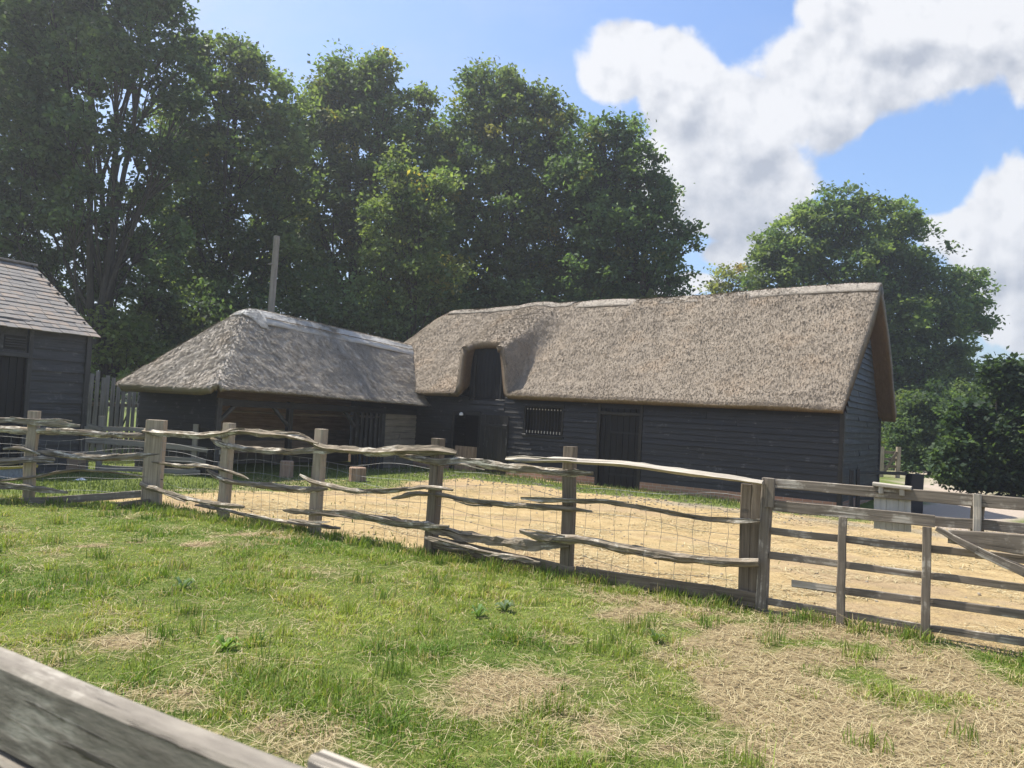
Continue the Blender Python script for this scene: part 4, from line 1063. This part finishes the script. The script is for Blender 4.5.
# =================================================================== trees
def leafcloud(P, size, r, asp=.62):
    """a bent leaf (two triangles) at each point"""
    n = len(P); N = r.normal(0, 1, (n, 3)); N[:, 2] = np.abs(N[:, 2])+.35; N /= np.linalg.norm(N, axis=1)[:, None]
    A = np.cross(N, r.normal(0, 1, (n, 3))); A /= np.linalg.norm(A, axis=1)[:, None]+1e-9; B_ = np.cross(N, A)
    s = size*r.uniform(.6, 1.3, (n, 1)); w = s*asp*.5
    tip = P+A*s*.5-N*s*.10; base = P-A*s*.5-N*s*.10
    V = np.stack([base, P+B_*w, tip, P-B_*w], 1).reshape(-1, 3)
    F = np.arange(4*n).reshape(n, 4); return V, F
def branch(mb, p0, p1, r0, r1, bend=.12, k=6, n=5):
    p0, p1 = np.array(p0), np.array(p1); L = np.linalg.norm(p1-p0); o = rng.normal(0, bend*L, 3); o[2] *= .4
    pts = [p0+(p1-p0)*t+o*math.sin(math.pi*t)*.5 for t in np.linspace(0, 1, n)]
    tube(mb, pts, list(np.linspace(r0, r1, n)), k); return pts
def tree(name, label, base, lobes, tr=.28, size=.24, dens=1.0, cols=((.045, .07, .02), (.075, .105, .028)), warm=0.0, group=None, cat='tree', seed=1, clump=.8, trunks=1, tall=None, gap=0.0, flat=1.0):
    """lobes: (centre xyz, radius) in metres"""
    r = np.random.default_rng(seed); base = np.array(base, float)
    root = thing(name, base, label, cat, group)
    PP = []; CC = []; cl_c = []
    for (c, rad) in lobes:
        c = np.array(c, float); nc_ = max(8, int(9.5*dens*rad**2/clump**2))
        dv = r.normal(0, 1, (nc_, 3)); dv /= np.linalg.norm(dv, axis=1)[:, None]
        rr = rad*(r.uniform(.0, 1, (nc_, 1))**.36)*(1+.28*(fbm(dv[:, 0]*2.2+seed, dv[:, 1]*2.2, dv[:, 2]*2.2+rad, 3)[:, None]-.5)*2)
        cc = c+dv*rr*np.array([1, 1, flat]); cl_c.append((c, cc))
        for q in cc:
            if q[2] < .3: continue
            m = int(75*r.uniform(.5, 1.3)); cr = clump*r.uniform(.55, 1.15)
            off = r.normal(0, .42, (m, 3))*cr*np.array([1, 1, .6])
            PP.append(q+off); t = r.uniform(0, 1); a, b = np.array(cols[0]), np.array(cols[1])
            col = a+(b-a)*t
            col = col*(.55+1.0*float(vnoise(np.array([q[0]*.45]), np.array([q[1]*.45]), np.array([q[2]*.6]))[0]))
            if r.random() < warm: col = col*np.array([1.7, 1.15, .8])
            CC.append(np.tile(col, (m, 1))*r.uniform(.7, 1.35, (m, 1)))
    P = np.concatenate(PP); Cc = np.concatenate(CC); V, F = leafcloud(P, size, r)
    big_mesh('crown', V, F, M_leaf, root, col=np.repeat(Cc, 4, 0))
    mb = MB(); zc = np.mean([c[2] for c, _ in lobes]); zmax = max(c[2]+q*.5 for c, q in lobes)
    for k in range(trunks):
        b0 = base+np.array([r.normal(0, .5*(k > 0)), r.normal(0, .5*(k > 0)), -.3]); cx = np.mean([c[0] for c, _ in lobes]); cy = np.mean([c[1] for c, _ in lobes])
        top = np.array([cx+r.normal(0, .9 if trunks > 1 else .2), cy+r.normal(0, .5), zmax*.86])
        pts = [b0+(top-b0)*t+np.array([math.sin(t*3+k*2)*.25, 0, 0]) for t in np.linspace(0, 1, 8)]
        rad_ = [tr*1.35]+[tr*(1-.82*t) for t in np.linspace(.1, 1, 7)]; tube(mb, pts, rad_, 9)
        for (c, cc) in cl_c[k::trunks]:
            j = min(6, max(1, int(7*max(.1, (c[2]-1.5)/zmax))-1)); s0_ = pts[j]
            pp = branch(mb, s0_, c, tr*.42, tr*.16)
            for q in cc[::max(1, len(cc)//9)]: branch(mb, pp[3], q, tr*.15, .012, k=4, n=4)
    mb.build('trunk', M_bark, root)
    return root
def LB(lst, Y, rs=1.0):
    """crown lobes: where each stands in depth (Y + dy), its size in metres"""
    out = []
    for (x, y, rp, *dy) in lst:
        yy_ = Y+(dy[0] if dy else 0); out.append((aty(x, y, yy_), rp*yy_/FPX*rs))
    return out
DK = ((.058, .100, .050), (.120, .175, .076)); MD = ((.068, .115, .050), (.160, .205, .078)); LT = ((.085, .125, .045), (.18, .215, .07)); OL = ((.12, .14, .06), (.20, .21, .08))
TG = 'tall trees behind the farmyard'
def gb(px, Y): p = aty(px, 420, Y); return (p[0], p[1], 0)
tree('broadleaf_tree', 'tallest broadleaf tree at the left edge, many-stemmed, its crown leaving the top of the picture', gb(100, 27),
     LB([(-30, 60, 75), (45, 30, 62), (110, 0, 60), (150, 35, 45), (60, 30, 50, 2), (20, 60, 55, 3), (120, 270, 40, 3), (30, 150, 55, 3), (95, 130, 34, -2), (75, 200, 32, -2), (115, 60, 34, -2), (160, 280, 30, 1), (175, 75, 30, 1), (20, 130, 60), (-20, 220, 60), (60, 180, 40, 2), (150, 130, 32, 2), (40, -60, 80), (130, -70, 60), (30, 250, 45, 1), (145, 195, 30, 1), (130, 255, 26, 2), (10, 200, 50), (80, 235, 40, 1), (60, 110, 44), (95, 60, 40), (165, 160, 30), (-10, 290, 50), (90, 290, 34, 2), (160, 230, 26, 1), (178, 110, 22), (160, 0, 30)], 27), tr=.16, size=.21, dens=.82, cols=DK, trunks=4, seed=21, group=TG, clump=.72)
tree('broadleaf_tree', 'slender broadleaf tree between the leftmost tree and the bare pole', gb(205, 33),
     LB([(215, 60, 28), (235, 85, 36), (270, 105, 32), (215, 130, 42), (255, 165, 46), (200, 200, 40), (245, 230, 46), (285, 190, 30, 1), (195, 265, 36), (240, 290, 40), (195, 45, 16), (175, 200, 34, 1), (215, 165, 36), (280, 260, 34), (175, 255, 34), (180, 130, 30), (283, 145, 26), (245, 60, 18)], 33), tr=.20, size=.23, dens=1.15, cols=MD, trunks=1, seed=22, group=TG, warm=.02)
tree('broadleaf_tree', 'round-headed tree rising directly behind the bare pole', gb(345, 38),
     LB([(355, 90, 34), (325, 110, 34), (395, 115, 34), (350, 140, 46), (410, 150, 30), (315, 165, 40), (370, 190, 50), (320, 225, 46), (385, 250, 48), (300, 275, 38), (345, 290, 42), (425, 105, 14), (290, 215, 36), (350, 90, 36), (425, 190, 36), (400, 300, 36), (295, 120, 22), (380, 75, 22), (330, 75, 20)], 38), tr=.33, size=.25, dens=.95, cols=MD, trunks=1, seed=23, group=TG, warm=.05)
tree('broadleaf_tree', 'broad dark tree in the middle, above the dormer of the barn', gb(500, 40),
     LB([(495, 100, 33), (530, 108, 30), (462, 135, 34), (555, 135, 32), (510, 150, 48), (450, 185, 44), (565, 185, 42), (500, 215, 55), (440, 245, 46), (560, 245, 50), (490, 285, 46), (550, 295, 36), (415, 285, 40), (475, 88, 16), (553, 110, 16), (445, 150, 22), (420, 230, 36), (500, 80, 20), (600, 220, 40), (530, 260, 44), (460, 290, 40), (590, 290, 36)], 40), tr=.36, size=.25, dens=1.0, cols=MD, trunks=1, seed=24, group=TG, warm=.07)
tree('broadleaf_tree', 'dark tree with a branch reaching out to the right over the long barn ridge', gb(620, 37),
     LB([(605, 145, 30), (632, 165, 28), (595, 190, 40), (645, 200, 32), (615, 235, 44), (665, 232, 26), (688, 238, 15), (650, 265, 30), (600, 280, 38), (630, 135, 14), (672, 262, 18), (662, 190, 14), (620, 310, 34), (575, 165, 30), (668, 285, 18), (645, 300, 24), (600, 130, 16)], 37), tr=.30, size=.24, dens=1.0, cols=DK, trunks=1, seed=25, group=TG, warm=.05)
tree('small_tree', 'smaller yellow-green tree in front of the dark middle trees', gb(405, 33),
     LB([(400, 195, 28), (425, 215, 26), (385, 225, 28), (415, 250, 34), (380, 265, 26), (440, 180, 12), (395, 165, 15), (440, 275, 30), (395, 295, 30)], 33), tr=.16, size=.22, dens=.85, cols=((.065, .11, .045), (.15, .185, .068)), trunks=1, seed=26, warm=.05)
tree('broadleaf_tree', 'large rounded tree standing beyond the gable end of the barn', gb(850, 45),
     LB([(830, 218, 34), (875, 228, 36), (800, 245, 36), (780, 275, 34), (850, 270, 50), (910, 262, 38), (925, 300, 40), (950, 305, 34), (885, 320, 50), (945, 350, 34), (830, 330, 48), (905, 370, 42), (905, 222, 16), (965, 285, 18), (860, 380, 40), (945, 385, 28), (895, 410, 40), (930, 420, 30), (960, 400, 30), (972, 320, 20), (850, 205, 14), (770, 250, 18), (810, 215, 14)], 45), tr=.42, size=.27, dens=.95, cols=MD, trunks=1, seed=27)
tree('small_tree', 'small olive-yellow treetop just above the barn ridge, left of the rounded tree', gb(735, 50),
     LB([(733, 282, 17), (748, 290, 16), (720, 292, 12), (742, 305, 20)], 50), tr=.14, size=.24, dens=.8, cols=OL, seed=28, warm=.08)
# undergrowth behind the sheds and barn
UG = 'dark bushes behind the farm buildings'
k_ = 0
for (px, py, rp, Y, nm, lab, cols) in ((20, 330, 52, 30, 'bush', 'dark bush behind the tiled shed roof', DK), (118, 335, 34, 27, 'bush', 'light yellow-green bush above the paling fence', LT),
        (165, 330, 40, 30, 'bush', 'mid-green bush above the left hip of the open shed roof', MD), (215, 320, 38, 31, 'bush', 'bush left of the bare pole behind the open shed', DK),
        (300, 320, 46, 32, 'bush', 'bush right of the bare pole behind the open shed', DK), (370, 330, 44, 33, 'bush', 'bush behind the middle of the open shed ridge', DK),
        (440, 320, 46, 36, 'bush', 'bush behind the valley where the two thatched roofs meet', DK), (520, 320, 46, 38, 'bush', 'bush behind the ridge of the barn above the dormer', DK), (600, 315, 40, 38, 'bush', 'bush behind the barn ridge to the right of the dormer', DK)):
    k_ += 1; tree(nm, lab, gb(px, Y), LB([(px, py, rp), (px-rp*.7, py+rp*.3, rp*.75), (px+rp*.7, py+rp*.3, rp*.75), (px, py-rp*.5, rp*.7), (px-rp*.5, py+rp, rp*.8), (px+rp*.5, py+rp, rp*.8)], Y), tr=.07, size=.22, dens=.8, cols=cols, seed=40+k_, group=UG, cat='bush')
HG = 'dark hedge bushes along the lane'
for (lst, Y, lab, cols, dn) in (([(1015, 392, 30), (1040, 375, 26), (978, 425, 26), (955, 440, 18), (950, 460, 15), (955, 482, 13), (960, 415, 16), (1000, 372, 14), (1030, 440, 45), (985, 455, 34), (1040, 480, 42), (1005, 385, 20), (1010, 470, 34), (978, 478, 20), (1035, 395, 34), (968, 488, 14), (1000, 490, 20), (1030, 495, 24), (960, 470, 14)], 25, 'tall dark hedge bush at the right edge', ((.03, .055, .03), (.075, .115, .05)), 1.3),
        ([(930, 410, 28), (920, 438, 28), (940, 460, 20), (912, 462, 22), (930, 470, 18), (905, 430, 20), (945, 430, 22)], 36, 'dark hedge bush closing the end of the lane', DK, 1.3),
        ([(893, 412, 18), (900, 430, 18), (884, 445, 16), (905, 400, 12), (885, 462, 12)], 40, 'light-green leafy bush between gable end and lane gate', LT, .9),
        ([(962, 405, 24), (968, 430, 24), (965, 450, 18), (975, 468, 16)], 40, 'bush between the lane end and the tall right-hand hedge', MD, 1.1),
        ([(1080, 400, 50), (1090, 450, 50), (1080, 500, 40)], 23, 'hedge bush beyond the right edge of the picture', DK, .8),
        ([(870, 440, 26), (850, 430, 30), (820, 430, 30)], 46, 'low bush behind the barn gable', MD, .8)):
    k_ += 1; tree('hedge_bush', lab, gb(lst[0][0], Y), LB(lst, Y), tr=.09, size=.19, dens=dn, cols=cols, seed=60+k_, group=HG, cat='bush', clump=.55)
# far woodland reading as one mass
wr = np.random.default_rng(5); P = []
for i in range(420):
    a = wr.uniform(-1.05, 1.05); D_ = wr.uniform(85, 120); hgt_ = wr.uniform(1, 8.5); c = np.array([math.sin(a)*D_, math.cos(a)*D_, hgt_]); P.append(c+wr.normal(0, 1.6, (70, 3)))
P = np.concatenate(P); V, F = leafcloud(P, 1.1, wr); cc = np.repeat(np.array([.04, .062, .026])*wr.uniform(.6, 1.5, (len(P), 1)), 4, 0)
tag(big_mesh('woodland', V, F, M_leaf, None, col=cc), 'far dark wood beyond the farm', 'woodland', kind='stuff')

# =================================================================== grass
def blades(X, Y, h, w, col, r, lean=.5, z=None, tipcol=1.25, flat=False):
    n = len(X); Z = hgt(X, Y) if z is None else z; a = r.uniform(0, 2*math.pi, n); dx, dy = np.cos(a), np.sin(a)
    la = np.abs(r.normal(0, lean, n))*h; f = a+math.pi/2+r.normal(0, .5, n); wx, wy = np.cos(f)*w/2, np.sin(f)*w/2
    P = np.stack([X, Y, Z-.01], 1)
    A = P+np.stack([wx, wy, 0*w], 1); B_ = P-np.stack([wx, wy, 0*w], 1)
    Mx = P+np.stack([dx*la*.35, dy*la*.35, h*.6], 1); C_ = Mx+np.stack([wx, wy, 0*w], 1)*.8; D_ = Mx-np.stack([wx, wy, 0*w], 1)*.8
    T = P+np.stack([dx*la, dy*la, h*(1-.18*np.minimum(1, la/h)**2)], 1)
    V = np.stack([A, B_, D_, C_, T], 1).reshape(-1, 3); i = np.arange(n)*5
    F = np.concatenate([np.stack([i, i+1, i+2], 1), np.stack([i, i+2, i+3], 1), np.stack([i+3, i+2, i+4], 1)])
    return V, F, np.repeat(col, 5, 0)
gr = np.random.default_rng(99)
def polar(n, r0, r1, a=.82, c=0.0):
    R0 = gr.uniform(r0, r1, n); A = gr.uniform(-a, a, n)+c; return np.sin(A)*R0, np.cos(A)*R0, R0
X, Y, RR = polar(600000, .9, 15.5); d_ = borderdist(X, Y); bm = bare(X, Y)
k = (d_ < .12) & (gr.random(len(X)) > bm*.88); X, Y, RR, bm = X[k], Y[k], RR[k], bm[k]
tn = fbm(X*2.6+40, Y*2.6, 7, 3); ln_ = fbm(X*.8, Y*.8+30, 11, 3)
n = len(X); h = (.016+.062*sstep(tn, .50, .78)+.016*gr.random(n))*(1-.45*bm)*(1+.3*sstep(d_[k], -.6, .1)); w = .0035+.0010*RR*.55
g0 = np.array([.12, .205, .030]); g1 = np.array([.36, .41, .085]); dry = np.array([.50, .41, .22])
t = np.clip(.28+1.9*(ln_-.45)+gr.normal(0, .22, n), 0, 1)[:, None]; col = g0+(g1-g0)*t
isd = gr.random(n) < (.14+.40*bm+.16*sstep(ln_, .48, .62)); col = np.where(isd[:, None], dry*gr.uniform(.6, 1.15, (n, 1)), col*gr.uniform(.75, 1.2, (n, 1)))
Vs, Fs, Cs = [], [], []; off = 0
def push(V, F, C):
    global off
    Vs.append(V); Fs.append(F+off); Cs.append(C); off += len(V)
push(*blades(X, Y, h, w, col, gr, lean=.85))
# tufts of longer grass, thickest along the fence foot
tX, tY, tR = polar(620, 1.5, 12.5); td = borderdist(tX, tY); kk = (td < 0) & (gr.random(620) > bare(tX, tY)*.8); tX, tY = tX[kk], tY[kk]
fs = gr.uniform(0, 1, 330); fA = np.array([F1, F0, F2, F0]); 
ex, ey = [], []
for q in fs:
    if q < .62: p = F0+(F1-F0)*(q/.62)
    elif q < .78: p = F1+(F2-F1)*((q-.62)/.16*2.2)
    elif q < .86: p = F0+GD*((q-.78)/.08*2.6)
    else: continue
    ex.append(p[0]+gr.normal(0, .10)); ey.append(p[1]-abs(gr.normal(0, .16)))
allX = np.concatenate([tX, ex]); allY = np.concatenate([tY, ey]); n_t = len(allX); per = 46
tx = np.repeat(allX, per)+gr.normal(0, .055, n_t*per); ty = np.repeat(allY, per)+gr.normal(0, .055, n_t*per)
hh = np.repeat(gr.uniform(.04, .15, n_t), per)*gr.uniform(.5, 1.15, n_t*per); tt = np.repeat(gr.uniform(0, 1, n_t), per)[:, None]
cc = (np.array([.095, .165, .026])*(1-tt)+np.array([.26, .31, .068])*tt)*gr.uniform(.7, 1.25, (n_t*per, 1)); 
dr = gr.random(n_t*per) < np.repeat(gr.uniform(0, .35, n_t), per); cc[dr] = dry*.85
push(*blades(tx, ty, hh, .004+.0006*np.hypot(tx, ty), cc, gr, lean=.55))
# the yard's own thin grass, greener in the shade at the left and along the walls
n = 120000; X = gr.uniform(-13, 13, n); Y = gr.uniform(7, 30, n); d2 = borderdist(X, Y)
tb = -((X-BC[0])*BY[0]+(Y-BC[1])*BY[1]); sbb = (X-BC[0])*BX[0]+(Y-BC[1])*BX[1]; nzz_ = fbm(X*.6, Y*.6, 2, 5); tw_ = -((X-WN[0])*WY[0]+(Y-WN[1])*WY[1]); sw_ = (X-WN[0])*WX[0]+(Y-WN[1])*WX[1]
gm = np.maximum.reduce([(1-sstep(np.abs(tb-.9)+1.6*(nzz_-.5), .4, 1.2))*sstep(sbb, -2, 0), sstep(-X*.8+Y*.35-8.6+3.4*(nzz_-.5), -.8, 1.2), (1-sstep(tw_+1.5*(nzz_-.5), 2, 3.4))*(tw_ > .1)*(sw_ > 0), sstep(lanemask(X, Y)+1.5*(nzz_-.5), 1.6, 2.6)*sstep(X+.55*Y, 17, 18.6), .004+0*X, (1-sstep(d2, .1, .8))*.6])
inb = ((tb < .05) & (sbb > -.1)) | ((tw_ < .05) & (sw_ > -.1)) | (lanemask(X, Y) < 1.5) | ((X-QC[0])*QX[0]+(Y-QC[1])*QX[1] < .1)*(-((X-QC[0])*QY[0]+(Y-QC[1])*QY[1]) < .05)
k = (d2 > 0) & (gr.random(n) < gm) & ~inb; X, Y, tb = X[k], Y[k], tb[k]; n = len(X)
wl = (np.abs(tb-.6) < .7); h = .03+.05*gr.random(n)+.10*wl*gr.random(n); t = gr.random((n, 1)); col = np.array([.055, .095, .022])*(1-t)+np.array([.15, .18, .05])*t
push(*blades(X, Y, h, .009+.010*gr.random(n), col, gr))
og = big_mesh('grass', np.concatenate(Vs), np.concatenate(Fs), M_grass, None, col=np.concatenate(Cs)); tag(og, 'grazed green grass with longer tufts along the fence', 'grass', kind='stuff')
# loose stones along the foot of the walls and on the lane
sr = np.random.default_rng(31); SV, SF, SCc = [], [], []; so = 0
ico = np.array([(0, 0, 1), (.9, 0, .3), (.28, .85, .3), (-.72, .53, .3), (-.72, -.53, .3), (.28, -.85, .3), (.72, .53, -.3), (-.28, .85, -.3), (-.9, 0, -.3), (-.28, -.85, -.3), (.72, -.53, -.3), (0, 0, -1)])
icf = np.array([(0, 1, 2), (0, 2, 3), (0, 3, 4), (0, 4, 5), (0, 5, 1), (1, 6, 2), (2, 7, 3), (3, 8, 4), (4, 9, 5), (5, 10, 1), (6, 7, 2), (7, 8, 3), (8, 9, 4), (9, 10, 5), (10, 6, 1), (11, 7, 6), (11, 8, 7), (11, 9, 8), (11, 10, 9), (11, 6, 10)])
for _ in range(1400):
    if sr.random() < .6: p = bp(sr.uniform(0, 13), -abs(sr.normal(2.0, .7)), 0)[:2]; rs_ = sr.uniform(.012, .04)
    else: p = np.array([sr.uniform(-5, 10), sr.uniform(7, 18)]); rs_ = sr.uniform(.008, .025)
    if borderdist(np.array([p[0]]), np.array([p[1]]))[0] < .2: continue
    c = np.array([p[0], p[1], H1(p[0], p[1])+rs_*.15]); V = c+ico*rs_*sr.uniform(.6, 1.2, (12, 3))*np.array([1, 1, .6])
    SV.append(V); SF.append(icf+so); so += 12; SCc.append(np.tile(np.array([.26, .22, .17])*sr.uniform(.45, 1.35), (12, 1)))
tag(big_mesh('stones', np.concatenate(SV), np.concatenate(SF), M_straw, None, col=np.concatenate(SCc)), 'loose stones and clods scattered over the sandy yard', 'stones', kind='stuff')
# dry straw lying on the field and yard
Vs, Fs, Cs = [], [], []; off = 0
X, Y, RR = polar(150000, .9, 11); d3 = borderdist(X, Y); bm = bare(X, Y); k = (d3 < 1.5) & (gr.random(len(X)) < .025+.75*bm); X, Y, RR = X[k], Y[k], RR[k]; n = len(X)
def straws(X, Y, L, w, r, zoff):
    n = len(X); a = r.uniform(0, math.pi, n); Z = hgt(X, Y)+zoff; e = r.normal(0, .10, n)
    d = np.stack([np.cos(a), np.sin(a), e], 1)*L[:, None]/2; s = np.stack([-np.sin(a), np.cos(a), 0*a], 1)*w[:, None]/2; P = np.stack([X, Y, Z], 1)
    bend = np.stack([r.normal(0, .05, n), r.normal(0, .05, n), np.abs(r.normal(0, .05, n))], 1)*L[:, None]
    V = np.stack([P-d+s, P-d-s, P+bend-s, P+bend+s, P+d-s, P+d+s], 1).reshape(-1, 3); i = np.arange(n)*6
    F = np.concatenate([np.stack([i, i+1, i+2, i+3], 1), np.stack([i+3, i+2, i+4, i+5], 1)])
    t = r.random((n, 1)); c = np.array([.27, .20, .10])*(1-t)+np.array([.54, .46, .27])*t; return V, F, np.repeat(c, 6, 0)
push(*straws(X, Y, gr.uniform(.03, .17, n), .0010+.00038*RR, gr, gr.uniform(.005, .035, n)))
yx = gr.uniform(-6, 12, 60000); yy2 = gr.uniform(6, 19, 60000); d4 = borderdist(yx, yy2); tb2 = -((yx-BC[0])*BY[0]+(yy2-BC[1])*BY[1])
k = (d4 > .1) & (tb2 > .3) & (gr.random(60000) < sstep(fbm(yx*.9, yy2*1.3, 4, 4), .42, .62)); push(*straws(yx[k], yy2[k], gr.uniform(.05, .16, k.sum()), gr.uniform(.006, .014, k.sum()), gr, gr.uniform(.004, .02, k.sum())))
os_ = big_mesh('straw', np.concatenate(Vs), np.concatenate(Fs), M_straw, None, col=np.concatenate(Cs)); tag(os_, 'dry straw strewn over the bare patches of the field', 'straw', kind='stuff')
# broad-leaved weeds: rosettes, one object each
def weed(x, y, R0, n, col, label, h=.08):
    z = H1(x, y); mb_ = []; r = np.random.default_rng(int(abs(x*1000+y*77))); Vv = []; Ff = []; q = 0
    for i in range(n):
        a = 2*math.pi*i/n*2.4+r.uniform(-.3, .3); L = R0*r.uniform(.6, 1.1); d = np.array([math.cos(a), math.sin(a), 0]); s = np.array([-d[1], d[0], 0]); hh_ = h*r.uniform(.5, 1.2)
        P = np.array([x, y, z]); pts = [(0, .01, .15), (.35, .6, 1), (.7, 1, .85), (1, .75, .05)]
        for (t, zz, ww) in pts:
            c = P+d*L*t+ZV*hh_*zz; Vv += [c+s*L*.20*ww, c+ZV*-.006, c-s*L*.20*ww]
        for j in range(3): 
            b = q+j*3; Ff += [(b, b+1, b+4, b+3), (b+1, b+2, b+5, b+4)]
        q += 12
    V = np.array(Vv); c = np.array(col)*r.uniform(.8, 1.2, (len(V), 1)); tag(big_mesh('weed', V, np.array(Ff), M_grass, None, col=c), label, 'weed', 'broad-leaved weeds in the field')
for (px, py, R0, n, col, lab) in ((505, 612, .10, 12, (.14, .19, .10), 'grey-green leafy weed in the turf below the middle of the fence'), (478, 618, .08, 10, (.12, .20, .06), 'smaller leafy weed just left of the grey-green one'),
        (655, 643, .10, 8, (.10, .15, .04), 'small leafy weed on the bare strip in the middle right'), (225, 650, .09, 12, (.16, .25, .05), 'bright leafy weed above the near rail'),
        (183, 588, .10, 10, (.12, .19, .08), 'leafy weed on the upper turf below the corner post')):
    P = atz(px, py, .33); weed(P[0], P[1], R0, n, col, lab)
print('built')
